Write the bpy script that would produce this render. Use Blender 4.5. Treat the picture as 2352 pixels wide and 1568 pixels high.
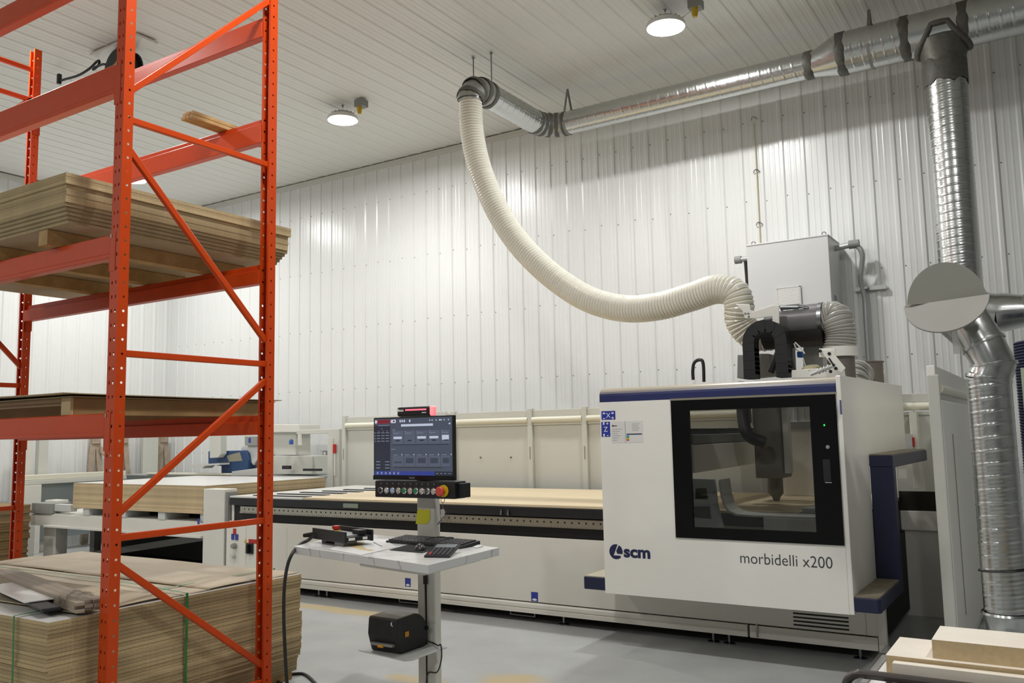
import bpy, math, random
from mathutils import Vector, Matrix, Euler

random.seed(7)
for o in list(bpy.data.objects):
    bpy.data.objects.remove(o, do_unlink=True)
SC = bpy.context.scene
COL = SC.collection
PI = math.pi

# ---------------------------------------------------------------- camera
FPX, EYE = 1985.0, 1.55
PITCH, ROLL, YAW = math.radians(6.2), math.radians(-1.13), math.radians(32.5)
_f = Vector((-math.sin(YAW) * math.cos(PITCH), math.cos(YAW) * math.cos(PITCH), math.sin(PITCH)))
_r0 = Vector((math.cos(YAW), math.sin(YAW), 0))
_u0 = _r0.cross(_f)
CR = math.cos(ROLL) * _r0 + math.sin(ROLL) * _u0
CU = -math.sin(ROLL) * _r0 + math.cos(ROLL) * _u0
CF = _f
CAM = Vector((0, 0, EYE))
cd = bpy.data.cameras.new('camera')
cd.sensor_width = 36.0
cd.lens = FPX / 2352 * 36.0
cd.clip_start, cd.clip_end = 0.05, 100
cam = bpy.data.objects.new('camera', cd)
COL.objects.link(cam)
M = Matrix((CR, CU, -CF)).transposed().to_4x4()
M.translation = CAM
cam.matrix_world = M
SC.camera = cam


def at(x, y, X=None, Y=None, Z=None):
    """the point of the plane X=, Y= or Z= (metres) that the photo shows at pixel x, y"""
    d = CR * ((x - 1176) / FPX) - CU * ((y - 784) / FPX) + CF
    t = (X / d.x) if X is not None else (Y / d.y) if Y is not None else ((Z - EYE) / d.z)
    return CAM + d * t


# ---------------------------------------------------------------- world, exposure
w = bpy.data.worlds.new('world')
SC.world = w
w.use_nodes = True
w.node_tree.nodes['Background'].inputs[0].default_value = (0.8, 0.85, 0.9, 1)
w.node_tree.nodes['Background'].inputs[1].default_value = 0.02
SC.view_settings.view_transform = 'Standard'
SC.view_settings.look = 'None'
SC.view_settings.exposure = 0.0
SC.view_settings.gamma = 1.0
SC.view_settings.use_curve_mapping = False
LAMP_W = 84.0
LAMP_COL = (1.0, 1.0, 0.99)
LAMPS = [(x, yy) for yy in (7.5, 3.1, -3.6) for x in (-11.36, -7.16, -2.96, 1.24) if not (x > 0 and yy > 7)]
LAMP_Z = 5.42
lamp_objs = []
for (lx, ly) in LAMPS:
    ld = bpy.data.lights.new('high_bay_glow', 'AREA')
    ld.shape = 'DISK'
    ld.size = 0.31
    ld.energy = LAMP_W
    ld.color = LAMP_COL
    lo = bpy.data.objects.new('high_bay_glow', ld)
    lo.location = (lx, ly, LAMP_Z - 0.012)
    COL.objects.link(lo)
    lamp_objs.append(lo)

# room
WALL_Y, WALL_L, CEIL, WALL_R, WALL_F = 9.5, -13.12, 5.6, 12.0, -14.0


# ---------------------------------------------------------------- helpers
def lin(h):
    h = h.lstrip('#')
    c = [int(h[i:i + 2], 16) / 255 for i in (0, 2, 4)]
    return tuple(x / 12.92 if x <= .04045 else ((x + .055) / 1.055) ** 2.4 for x in c) + (1,)


def root_of(o):
    while o.parent:
        o = o.parent
    return o


class MB:
    """collects shapes in world metres, build() links them as one mesh object"""

    def __init__(s):
        s.v, s.f, s.sm, s.mi = [], [], [], []

    def add(s, vs, fs, smooth=False, mi=0):
        n = len(s.v)
        s.v += [Vector(v) for v in vs]
        for f in fs:
            s.f.append([i + n for i in f])
            s.sm.append(smooth)
            s.mi.append(mi)
        return s

    def box(s, a, b, mi=0, R=None, c=None):
        x0, y0, z0 = [min(a[i], b[i]) for i in range(3)]
        x1, y1, z1 = [max(a[i], b[i]) for i in range(3)]
        vs = [Vector(p) for p in ((x0, y0, z0), (x1, y0, z0), (x1, y1, z0), (x0, y1, z0), (x0, y0, z1), (x1, y0, z1), (x1, y1, z1), (x0, y1, z1))]
        if R is not None:
            c = Vector(c)
            vs = [c + R @ v for v in vs]
        return s.add(vs, [(0, 3, 2, 1), (4, 5, 6, 7), (0, 1, 5, 4), (1, 2, 6, 5), (2, 3, 7, 6), (3, 0, 4, 7)], False, mi)

    def prism(s, poly, ax, a, b, mi=0, smooth=False):
        """poly of 2D points: ax 'x' -> (y,z), 'y' -> (x,z), 'z' -> (x,y); from a to b along ax"""
        area = sum(poly[i][0] * poly[(i + 1) % len(poly)][1] - poly[(i + 1) % len(poly)][0] * poly[i][1] for i in range(len(poly)))
        if area < 0:
            poly = poly[::-1]

        def P(p, t):
            return (t, p[0], p[1]) if ax == 'x' else (p[0], t, p[1]) if ax == 'y' else (p[0], p[1], t)
        if a > b:
            a, b = b, a
        if ax == 'y':
            a, b = b, a
        n = len(poly)
        vs = [P(p, a) for p in poly] + [P(p, b) for p in poly]
        s.add(vs, [tuple(range(n))[::-1], tuple(range(n, 2 * n))], False, mi)
        m = len(s.v) - 2 * n
        for i in range(n):
            j = (i + 1) % n
            s.f.append([m + i, m + j, m + n + j, m + n + i])
            s.sm.append(smooth)
            s.mi.append(mi)
        return s

    def loft(s, rings, cap=True, smooth=True, closed=True, mi=0):
        n = len(rings[0])
        vs = [p for r in rings for p in r]
        fs = []
        for k in range(len(rings) - 1):
            for i in range(n if closed else n - 1):
                j = (i + 1) % n
                fs.append((k * n + i, k * n + j, (k + 1) * n + j, (k + 1) * n + i))
        s.add(vs, fs, smooth, mi)
        if cap and closed:
            m = len(s.v) - len(vs)
            for q in (list(range(n))[::-1], [len(vs) - n + i for i in range(n)]):
                s.f.append([m + i for i in q])
                s.sm.append(False)
                s.mi.append(mi)
        return s

    def tube(s, path, r, n=14, cap=True, radii=None, mi=0, smooth=True):
        path = [Vector(p) for p in path]
        rings = []
        d0 = (path[1] - path[0]).normalized()
        up = Vector((0, 0, 1)) if abs(d0.z) < .9 else Vector((1, 0, 0))
        a = d0.cross(up).normalized()
        for i, p in enumerate(path):
            if i == 0:
                d = path[1] - path[0]
            elif i == len(path) - 1:
                d = path[-1] - path[-2]
            else:
                d = (path[i + 1] - p).normalized() + (p - path[i - 1]).normalized()
            d = d.normalized()
            a = (a - d * a.dot(d)).normalized()
            b = d.cross(a)
            rr = radii[i] if radii else r
            rings.append([p + (a * math.cos(2 * PI * k / n) + b * math.sin(2 * PI * k / n)) * rr for k in range(n)])
        return s.loft(rings, cap, smooth, True, mi)

    def cyl(s, p0, p1, r, n=20, r2=None, mi=0, cap=True):
        return s.tube([p0, p1], r, n, cap, [r, r if r2 is None else r2], mi)

    def lathe(s, prof, org, axis=(0, 0, 1), n=28, mi=0, smooth=True, cap=True):
        org, d = Vector(org), Vector(axis).normalized()
        up = Vector((0, 0, 1)) if abs(d.z) < .9 else Vector((1, 0, 0))
        a = d.cross(up).normalized()
        b = d.cross(a)
        rings = [[org + d * h + (a * math.cos(2 * PI * k / n) + b * math.sin(2 * PI * k / n)) * max(r, 1e-5) for k in range(n)] for (r, h) in prof]
        return s.loft(rings, cap, smooth, True, mi)

    def quad(s, a, b, c, d, mi=0):
        return s.add([a, b, c, d], [(0, 1, 2, 3)], False, mi)

    def build(s, name, mats, parent=None, bevel=0, seg=2, solid=0, angle=40, origin=None):
        if not isinstance(mats, (list, tuple)):
            mats = [mats]
        if parent is None:
            if origin is None:
                lo = [min(v[i] for v in s.v) for i in range(3)]
                hi = [max(v[i] for v in s.v) for i in range(3)]
                origin = Vector(((lo[0] + hi[0]) / 2, (lo[1] + hi[1]) / 2, lo[2]))
            inv = Matrix.Translation(-Vector(origin))
        else:
            inv = root_of(parent).matrix_basis.inverted()
        me = bpy.data.meshes.new(name)
        me.from_pydata([inv @ v for v in s.v], [], s.f)
        for m in mats:
            me.materials.append(m)
        me.polygons.foreach_set('use_smooth', s.sm)
        if len(mats) > 1:
            me.polygons.foreach_set('material_index', s.mi)
        me.update()
        if any(s.sm):
            me.set_sharp_from_angle(angle=math.radians(angle))
        o = bpy.data.objects.new(name, me)
        COL.objects.link(o)
        if parent is None:
            o.location = origin
        else:
            o.parent = parent
        if solid:
            md = o.modifiers.new('solid', 'SOLIDIFY')
            md.thickness = solid
            md.offset = -1
        if bevel:
            md = o.modifiers.new('bevel', 'BEVEL')
            md.width, md.segments, md.limit_method, md.angle_limit = bevel, seg, 'ANGLE', math.radians(50)
        return o


def tag(o, label=None, cat=None, group=None, kind=None):
    if label: o['label'] = label
    if cat: o['category'] = cat
    if group: o['group'] = group
    if kind: o['kind'] = kind
    return o


def thing(name, label, cat, loc, group=None, rz=0):
    o = bpy.data.objects.new(name, None)
    o.empty_display_size = .1
    COL.objects.link(o)
    o.location = loc
    o.rotation_euler = (0, 0, rz)
    o.matrix_basis = Matrix.Translation(Vector(loc)) @ Matrix.Rotation(rz, 4, 'Z')
    return tag(o, label, cat, group)


def dup(root, loc, label=None, group=None):
    kids = [o for o in bpy.data.objects if o.parent == root]
    r = root.copy()
    COL.objects.link(r)
    r.location = loc
    tag(r, label, None, group)
    for ch in kids:
        c = ch.copy()
        COL.objects.link(c)
        c.parent = r
        for g in [o for o in bpy.data.objects if o.parent == ch]:
            d = g.copy()
            COL.objects.link(d)
            d.parent = c
    return r


def text_mesh(body, size, bold=0.0, align='LEFT', spacing=1.0):
    """lettering as flat faces in its own x,y plane, returned as (verts, faces)"""
    cu = bpy.data.curves.new('lettering', 'FONT')
    cu.body, cu.size, cu.align_x, cu.offset = body, size, align, bold
    cu.space_character = spacing
    cu.resolution_u = 5
    ob = bpy.data.objects.new('lettering', cu)
    COL.objects.link(ob)
    dg = bpy.context.evaluated_depsgraph_get()
    me = bpy.data.meshes.new_from_object(ob.evaluated_get(dg))
    vs = [v.co.copy() for v in me.vertices]
    fs = [tuple(p.vertices) for p in me.polygons]
    bpy.data.objects.remove(ob, do_unlink=True)
    bpy.data.meshes.remove(me)
    return vs, fs


def put_text(mb, body, size, org, ux=(1, 0, 0), uy=(0, 0, 1), bold=0.0, align='LEFT', mi=0, spacing=1.0, width=None):
    vs, fs = text_mesh(body, size, bold, align, spacing)
    org, ux, uy = Vector(org), Vector(ux), Vector(uy)
    k = 1.0
    if width and vs:
        k = width / (max(v.x for v in vs) - min(v.x for v in vs))
    mb.add([org + ux * v.x * k + uy * v.y for v in vs], fs, False, mi)


def spline(pts, n=10):
    """Catmull-Rom through the points"""
    pts = [Vector(p) for p in pts]
    out = []
    for i in range(len(pts) - 1):
        p0, p1, p2, p3 = pts[max(i - 1, 0)], pts[i], pts[i + 1], pts[min(i + 2, len(pts) - 1)]
        for k in range(n):
            t = k / n
            out.append(.5 * ((2 * p1) + (p2 - p0) * t + (2 * p0 - 5 * p1 + 4 * p2 - p3) * t * t + (3 * p1 - p0 - 3 * p2 + p3) * t ** 3))
    out.append(pts[-1])
    return out


def resample(path, step):
    path = [Vector(p) for p in path]
    L = [0]
    for i in range(1, len(path)):
        L.append(L[-1] + (path[i] - path[i - 1]).length)
    n = max(2, int(L[-1] / step))
    out, j = [], 0
    for k in range(n + 1):
        t = L[-1] * k / n
        while j < len(path) - 2 and L[j + 1] < t:
            j += 1
        a = (t - L[j]) / max(1e-9, L[j + 1] - L[j])
        out.append(path[j].lerp(path[j + 1], min(1, a)))
    return out


ORD = ['topmost', 'second', 'third', 'fourth', 'fifth', 'sixth', 'seventh', 'eighth', 'ninth', 'tenth', 'eleventh', 'twelfth', 'thirteenth', 'fourteenth', 'fifteenth', 'sixteenth', 'seventeenth', 'eighteenth', 'nineteenth', 'twentieth', 'twenty-first', 'twenty-second', 'twenty-third', 'twenty-fourth', 'twenty-fifth', 'twenty-sixth', 'twenty-seventh', 'twenty-eighth', 'twenty-ninth', 'thirtieth', 'thirty-first', 'thirty-second', 'thirty-third', 'thirty-fourth', 'thirty-fifth', 'thirty-sixth']


# ---------------------------------------------------------------- materials
def mat(name, col, rough=.5, metal=0.0, noise=0.0, nscale=8.0, bump=0.0, bscale=60.0, spec=None, coat=0.0, col2=None, emit=None, estr=0.0):
    m = bpy.data.materials.new(name)
    m.use_nodes = True
    nt = m.node_tree
    b = nt.nodes['Principled BSDF']
    c = lin(col) if isinstance(col, str) else col
    b.inputs['Base Color'].default_value = c
    b.inputs['Roughness'].default_value = rough
    b.inputs['Metallic'].default_value = metal
    if spec is not None: b.inputs['Specular IOR Level'].default_value = spec
    if coat:
        b.inputs['Coat Weight'].default_value = coat
        b.inputs['Coat Roughness'].default_value = .12
    if emit:
        b.inputs['Emission Color'].default_value = lin(emit)
        b.inputs['Emission Strength'].default_value = estr
    if noise or bump:
        tc = nt.nodes.new('ShaderNodeTexCoord')
    if noise:
        n = nt.nodes.new('ShaderNodeTexNoise')
        n.inputs['Scale'].default_value = nscale
        n.inputs['Detail'].default_value = 6
        n.inputs['Roughness'].default_value = .65
        nt.links.new(tc.outputs['Object'], n.inputs['Vector'])
        rp = nt.nodes.new('ShaderNodeValToRGB')
        rp.color_ramp.elements[0].position, rp.color_ramp.elements[1].position = .3, .7
        c2 = lin(col2) if col2 else tuple(x * (1 - noise) for x in c[:3]) + (1,)
        rp.color_ramp.elements[0].color = c2
        rp.color_ramp.elements[1].color = c
        nt.links.new(n.outputs['Fac'], rp.inputs['Fac'])
        nt.links.new(rp.outputs['Color'], b.inputs['Base Color'])
    if bump:
        n2 = nt.nodes.new('ShaderNodeTexNoise')
        n2.inputs['Scale'].default_value = bscale
        n2.inputs['Detail'].default_value = 4
        nt.links.new(tc.outputs['Object'], n2.inputs['Vector'])
        bp = nt.nodes.new('ShaderNodeBump')
        bp.inputs['Strength'].default_value = bump
        bp.inputs['Distance'].default_value = .01
        nt.links.new(n2.outputs['Fac'], bp.inputs['Height'])
        nt.links.new(bp.outputs['Normal'], b.inputs['Normal'])
    return m


def galv(name, tint='#b9bcb9', rough=.32, vscale=28):
    m = bpy.data.materials.new(name)
    m.use_nodes = True
    nt = m.node_tree
    b = nt.nodes['Principled BSDF']
    b.inputs['Metallic'].default_value = 1
    tc = nt.nodes.new('ShaderNodeTexCoord')
    v = nt.nodes.new('ShaderNodeTexVoronoi')
    v.inputs['Scale'].default_value = vscale
    nt.links.new(tc.outputs['Object'], v.inputs['Vector'])
    rp = nt.nodes.new('ShaderNodeValToRGB')
    c = lin(tint)
    rp.color_ramp.elements[0].color = tuple(x * .93 for x in c[:3]) + (1,)
    rp.color_ramp.elements[1].color = c
    nt.links.new(v.outputs['Color'], rp.inputs['Fac'])
    nt.links.new(rp.outputs['Color'], b.inputs['Base Color'])
    mr = nt.nodes.new('ShaderNodeMapRange')
    mr.inputs['To Min'].default_value = rough - .025
    mr.inputs['To Max'].default_value = rough + .04
    nt.links.new(v.outputs['Color'], mr.inputs['Value'])
    nt.links.new(mr.outputs['Result'], b.inputs['Roughness'])
    return m


def boardmat(name, a, b_, speck=.35, scale=220):
    """chip board: fine chips over a soft large variation"""
    m = mat(name, a, .75, noise=.1, nscale=scale, col2=b_, bump=.05, bscale=scale)
    nt = m.node_tree
    b = nt.nodes['Principled BSDF']
    src = b.inputs['Base Color'].links[0].from_socket
    tc = [n for n in nt.nodes if n.type == 'TEX_COORD'][0]
    n = nt.nodes.new('ShaderNodeTexNoise')
    n.inputs['Scale'].default_value = 5
    n.inputs['Detail'].default_value = 3
    nt.links.new(tc.outputs['Object'], n.inputs['Vector'])
    info = nt.nodes.new('ShaderNodeObjectInfo')
    ad = nt.nodes.new('ShaderNodeMath')
    ad.operation = 'MULTIPLY_ADD'
    ad.inputs[1].default_value, ad.inputs[2].default_value = .30, .76
    nt.links.new(info.outputs['Random'], ad.inputs[0])
    mr = nt.nodes.new('ShaderNodeMapRange')
    mr.inputs['From Min'].default_value, mr.inputs['From Max'].default_value = .3, .7
    mr.inputs['To Min'].default_value, mr.inputs['To Max'].default_value = .9, 1.05
    nt.links.new(n.outputs['Fac'], mr.inputs['Value'])
    mu = nt.nodes.new('ShaderNodeMath')
    mu.operation = 'MULTIPLY'
    nt.links.new(ad.outputs[0], mu.inputs[0])
    nt.links.new(mr.outputs[0], mu.inputs[1])
    vm = nt.nodes.new('ShaderNodeVectorMath')
    vm.operation = 'SCALE'
    nt.links.new(src, vm.inputs[0])
    nt.links.new(mu.outputs[0], vm.inputs['Scale'])
    nt.links.new(vm.outputs[0], b.inputs['Base Color'])
    return m


def glassmat(name, tint, trans, rough=.02, refl=.12):
    m = bpy.data.materials.new(name)
    m.use_nodes = True
    nt = m.node_tree
    nt.nodes.remove(nt.nodes['Principled BSDF'])
    out = nt.nodes['Material Output']
    t = nt.nodes.new('ShaderNodeBsdfTransparent')
    t.inputs[0].default_value = tuple(x * trans for x in lin(tint)[:3]) + (1,)
    g = nt.nodes.new('ShaderNodeBsdfGlossy')
    g.inputs['Roughness'].default_value = rough
    mx = nt.nodes.new('ShaderNodeMixShader')
    fr = nt.nodes.new('ShaderNodeFresnel')
    fr.inputs[0].default_value = 1.5
    ge = nt.nodes.new('ShaderNodeNewGeometry')
    fm = nt.nodes.new('ShaderNodeMath')
    fm.operation = 'MULTIPLY_ADD'
    nt.links.new(ge.outputs['Backfacing'], fm.inputs[0])
    fm.inputs[1].default_value, fm.inputs[2].default_value = -1, 1
    f2 = nt.nodes.new('ShaderNodeMath')
    f2.operation = 'MULTIPLY'
    nt.links.new(fr.outputs[0], f2.inputs[0])
    nt.links.new(fm.outputs[0], f2.inputs[1])
    nt.links.new(f2.outputs[0], mx.inputs[0])
    nt.links.new(t.outputs[0], mx.inputs[1])
    nt.links.new(g.outputs[0], mx.inputs[2])
    nt.links.new(mx.outputs[0], out.inputs['Surface'])
    return m


WALLW = mat('liner_steel_wall', '#e4e5e3', .27, noise=.03, nscale=1.5, spec=.5)
CEILW = mat('liner_steel_ceiling', '#e6e5df', .42, noise=.03, nscale=1.2)
TRIMW = mat('trim_white', '#d2d1c9', .45)
GALV = galv('galvanised_spiral', '#c9cbc9', .24, 30)
GALVD = galv('galvanised_dull', '#a6a8a4', .38, 40)
SEAL = mat('duct_sealant', '#63615a', .55, noise=.35, nscale=30, bump=.3, bscale=40)
ORANGE = mat('rack_orange', '#cf4712', .34, noise=.08, nscale=14, spec=.28, coat=.05)
BLACK = mat('black_plastic', '#17181a', .45)
BLACKG = mat('black_gloss', '#0d0e10', .18)
BEIGE = mat('machine_beige', '#d9d7cd', .42, noise=.03, nscale=3)
FENCE = mat('guard_beige', '#c8c8bf', .5, noise=.03, nscale=4)
WHITE = mat('machine_white', '#eeece4', .35, noise=.02, nscale=3)
NAVY = mat('navy_paint', '#1f2750', .38, noise=.1, nscale=12)
GREY = mat('grey_paint', '#8f908c', .5, noise=.05, nscale=6)
LGREY = mat('light_grey_paint', '#c6c7c4', .45, noise=.02, nscale=4)
DARK = mat('dark_rubber', '#161412', .7)
ALU = mat('brushed_aluminium', '#b5b1a4', .35, metal=.9, noise=.08, nscale=60)
COND = mat('conduit_grey', '#b4b6b5', .4, metal=.5)
STEEL = mat('plain_steel', '#8e9092', .3, metal=1.0)
WOOD = mat('pale_pine', '#c2a06a', .65, noise=.25, nscale=10, col2='#a27f4c')
# ================================================================ the room
def ribbed(name, u0, u1, v0, v1, place, material, pitch=.2286, off=0.0, depth=.0125):
    """ribbed liner sheet: the profile runs along u, ribs along v; place(u, v, h) gives the point, h out of the sheet"""
    prof = []
    k = math.floor((u0 - off) / pitch)
    while off + k * pitch < u1 + pitch:
        c = off + k * pitch
        for du, h in ((-.032, 0), (-.016, depth), (.016, depth), (.032, 0), (.072, 0), (.079, .002), (.091, .002), (.098, 0), (.130, 0), (.137, .002), (.149, .002), (.156, 0)):
            if u0 <= c + du <= u1:
                prof.append((c + du, h))
        k += 1
    prof = [(u0, 0)] + prof + [(u1, 0)]
    mb = MB()
    n = len(prof)
    vs = [place(u, v0, h) for u, h in prof] + [place(u, v1, h) for u, h in prof]
    mb.add(vs, [(i, i + 1, n + i + 1, n + i) for i in range(n - 1)])
    o = mb.build(name, material, origin=(0, 0, 0))
    return tag(o, kind='structure')


FLOOR = mat('concrete', '#b4b6b5', .34, noise=.18, nscale=2.2, bump=.02, bscale=50, spec=.35)
nt = FLOOR.node_tree
bs = nt.nodes['Principled BSDF']
src = bs.inputs['Base Color'].links[0].from_socket
tc = [n for n in nt.nodes if n.type == 'TEX_COORD'][0]
# sawdust swept into patches by the machine and around the stand
mask = None
for (cx, cy, rx, ry, st) in ((-5.6, 5.95, 1.6, .22, .95), (-3.05, 4.75, .5, .4, .85), (-3.6, 4.5, .55, .25, .8), (-4.6, 5.6, .8, .25, .7)):
    mp = nt.nodes.new('ShaderNodeMapping')
    mp.inputs['Location'].default_value = (-cx / rx, -cy / ry, 0)
    mp.inputs['Scale'].default_value = (1 / rx, 1 / ry, 0)
    nt.links.new(tc.outputs['Object'], mp.inputs['Vector'])
    ln = nt.nodes.new('ShaderNodeVectorMath')
    ln.operation = 'LENGTH'
    nt.links.new(mp.outputs[0], ln.inputs[0])
    mr = nt.nodes.new('ShaderNodeMapRange')
    mr.inputs['From Min'].default_value, mr.inputs['From Max'].default_value = 0.2, 1.0
    mr.inputs['To Min'].default_value, mr.inputs['To Max'].default_value = st, 0
    nt.links.new(ln.outputs['Value'], mr.inputs['Value'])
    if mask is None:
        mask = mr.outputs[0]
    else:
        mx = nt.nodes.new('ShaderNodeMath')
        mx.operation = 'MAXIMUM'
        nt.links.new(mask, mx.inputs[0])
        nt.links.new(mr.outputs[0], mx.inputs[1])
        mask = mx.outputs[0]
nz = nt.nodes.new('ShaderNodeTexNoise')
nz.inputs['Scale'].default_value = 3.2
nz.inputs['Detail'].default_value = 8
nt.links.new(tc.outputs['Object'], nz.inputs['Vector'])
sm = nt.nodes.new('ShaderNodeMath')
sm.operation = 'ADD'
nt.links.new(mask, sm.inputs[0])
nt.links.new(nz.outputs['Fac'], sm.inputs[1])
mr = nt.nodes.new('ShaderNodeMapRange')
mr.inputs['From Min'].default_value, mr.inputs['From Max'].default_value = 1.0, 1.3
nt.links.new(sm.outputs[0], mr.inputs['Value'])
mc = nt.nodes.new('ShaderNodeMix')
mc.data_type = 'RGBA'
mc.inputs[7].default_value = lin('#bcab86')
nt.links.new(mr.outputs[0], mc.inputs[0])
nt.links.new(src, mc.inputs[6])
nt.links.new(mc.outputs[2], bs.inputs['Base Color'])

mb = MB().box((WALL_L - .2, WALL_F - .2, -.2), (WALL_R + .2, WALL_Y + .2, 0))
tag(mb.build('floor', FLOOR, origin=(0, 0, 0)), kind='structure')
mb = MB()
ribbed('wall_back', WALL_L, WALL_R, 0, CEIL, lambda u, v, h: (u, WALL_Y - h, v), WALLW, off=.06)
ribbed('wall_left', WALL_F, WALL_Y, 0, CEIL, lambda u, v, h: (WALL_L + h, u, v), WALLW)
ribbed('wall_right', WALL_F, WALL_Y, 0, CEIL, lambda u, v, h: (WALL_R - h, u, v), WALLW)
ribbed('wall_front', WALL_L, WALL_R, 0, CEIL, lambda u, v, h: (u, WALL_F + h, v), WALLW)
ribbed('ceiling', WALL_L, WALL_R, WALL_F, WALL_Y, lambda u, v, h: (u, v, CEIL - h), CEILW, off=.02, depth=.009)
t = MB()
for k in range(-57, 14):
    for r_ in range(6):
        x, z = .06 + k * .2286 + .042, .45 + r_ * .915 + .012 * math.sin(k * 3.1 + r_)
        if WALL_L + .05 < x < WALL_R - .05:
            t.lathe([(.0075, 0), (.006, .004), (0, .005)], (x, WALL_Y, z), (0, -1, 0), n=6)
o = t.build('screw_heads', mat('screw_grey', '#6d6a62', .5), bpy.data.objects['wall_back'])
tag(o, kind='stuff')
t = MB()
t.prism([(WALL_Y, CEIL), (WALL_Y - .06, CEIL - .021), (WALL_Y - .06, CEIL - .03), (WALL_Y - .028, CEIL - .03), (WALL_Y - .024, CEIL - .085), (WALL_Y, CEIL - .085)], 'x', WALL_L, WALL_R)
tag(t.build('trim_1', TRIMW, origin=(0, 0, 0)), kind='structure')
t = MB()
t.prism([(WALL_L, CEIL), (WALL_L + .06, CEIL - .021), (WALL_L + .06, CEIL - .03), (WALL_L + .028, CEIL - .03), (WALL_L + .024, CEIL - .085), (WALL_L, CEIL - .085)], 'y', WALL_F, WALL_Y)
tag(t.build('trim_2', TRIMW, origin=(0, 0, 0)), kind='structure')

# ================================================================ high bay lamps
LENS = mat('lamp_lens', '#ffffff', .3, emit='#fffdf4', estr=9.0)
RIM = mat('lamp_rim', '#e8e8e6', .3)
HOUS = mat('lamp_housing', '#c9cac8', .4)
names = {(-2.96, 7.5): 'round white high bay lamp hanging over the enclosed machine hood',
         (-7.16, 7.5): 'round white high bay lamp hanging left of the cream hose',
         (-11.36, 7.5): 'round white high bay lamp showing just above the board stack on the orange rack'}
first = None
lamp_roots = []
for i, (lx, ly) in enumerate(LAMPS):
    lab = names.get((lx, ly), None)
    if ly < 7 or (lx > 0):
        lab = 'round white high bay lamp of the rows above and behind the camera'
    if first is None:
        L = thing('high_bay_light', lab, 'lamp', (lx, ly, LAMP_Z), 'high bay lamps in rows under the ceiling')
        o = Vector((lx, ly, LAMP_Z))
        MB().lathe([(.0, .004), (.14, .004), (.160, .0), (.160, -.004), (.0, -.004)], o, n=40).build('lens', LENS, L)
        MB().lathe([(.160, .03), (.178, .03), (.187, .012), (.187, -.012), (.181, -.018), (.170, -.014), (.162, -.004)], o, n=40, cap=False).build('rim', RIM, L)
        h = MB().lathe([(.160, .006), (.168, .03), (.14, .045), (.10, .05), (.09, .085), (.05, .09), (.03, .10), (0, .10)], o, n=32)
        for k in range(16):
            a = 2 * PI * k / 16
            R = Matrix.Rotation(a, 3, 'Z')
            h.box((.09, -.004, .045), (.145, .004, .07), R=R, c=o)
        h.build('housing', HOUS, L)
        MB().tube([o + Vector((.0 + .02 * math.sin(t * 2 * PI), 0, .16 + .035 * (1 - math.cos(t * 2 * PI)))) for t in [k / 12 for k in range(13)]], .005, 6).build('hook', STEEL, L)
        c = MB()
        c.tube([o + Vector((0, 0, .14)), o + Vector((0, 0, CEIL - LAMP_Z - .0))], .006, 6)
        c.build('hanger', STEEL, L)
        MB().tube(spline([o + Vector((0, 0, .09)), o + Vector((.12, .01, .04)), o + Vector((.22, -.01, .05)), o + Vector((.30, -.02, .09))], 6), .006, 6).build('cord', RIM, L)
        first = L
    else:
        L = dup(first, (lx, ly, LAMP_Z), lab)
    lamp_roots.append(L)
for lo, L in zip(lamp_objs, lamp_roots):
    lo.parent = L
    lo.location = (0, 0, -.012)
JB = None
YEL = mat('yellow_plastic', '#c9a51c', .4)
for (lx, ly) in LAMPS:
    if ly != 7.5 or lx > 0 or lx < -9:
        continue
    q = Vector((lx + .31, ly - .01, CEIL - .019))
    lab = 'small grey junction box on the ceiling beside the lamp ' + ('over the machine' if lx > -5 else 'left of the cream hose')
    if JB is None:
        JB = thing('junction_box', lab, 'junction box', q, 'ceiling junction boxes')
        MB().box(q + Vector((-.06, -.06, -.085)), q + Vector((.06, .06, 0))).build('box', GREY, JB, bevel=.004)
        MB().lathe([(.028, 0), (.03, -.05), (.02, -.09), (.0, -.09)], q + Vector((0, -.03, -.085)), n=14).build('plug', YEL, JB)
    else:
        dup(JB, q, lab)


# ================================================================ dust extraction ducts
def spiral(mb, p0, p1, r, pitch=.11, n=30, amp=.0032, mi=0):
    p0, p1 = Vector(p0), Vector(p1)
    d = (p1 - p0)
    L = d.length
    d.normalize()
    up = Vector((0, 0, 1)) if abs(d.z) < .9 else Vector((1, 0, 0))
    a = d.cross(up).normalized()
    b = d.cross(a)
    m = max(4, int(L / pitch * 12))
    rings = []
    for k in range(m + 1):
        s_ = L * k / m
        ring = []
        for i in range(n):
            th = 2 * PI * i / n
            ph = (s_ / pitch - i / n) % 1.0
            h = amp if ph < .10 else 0
            h += .0006 if .36 < ph < .46 or .66 < ph < .76 else 0
            ring.append(p0 + d * s_ + (a * math.cos(th) + b * math.sin(th)) * (r + h))
        rings.append(ring)
    mb.loft(rings, True, True, True, mi)
    return mb


def band(mb, p, d, r, w_, amp=.006, n=36):
    """smeared sealant collar round a joint, uneven edges"""
    p, d = Vector(p), Vector(d).normalized()
    up = Vector((0, 0, 1)) if abs(d.z) < .9 else Vector((1, 0, 0))
    a = d.cross(up).normalized()
    b = d.cross(a)
    rings = []
    ph = random.random() * 6
    for k, (t, h) in enumerate(((-.5, 0), (-.42, 1), (0, 1.15), (.42, 1), (.5, 0))):
        ring = []
        for i in range(n):
            th = 2 * PI * i / n
            wv = 1 + (.16 * math.sin(5 * th + ph) + .1 * math.sin(11 * th + 2 * ph)) * (1 if t else 0)
            ring.append(p + d * (t * w_ * wv) + (a * math.cos(th) + b * math.sin(th)) * (r + amp * h))
        rings.append(ring)
    return mb.loft(rings, False, True)


def gored(mb, pts, r, n=30):
    """elbow of flat gores: straight tube pieces mitred at each point"""
    return mb.tube(pts, r, n, False)


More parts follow.
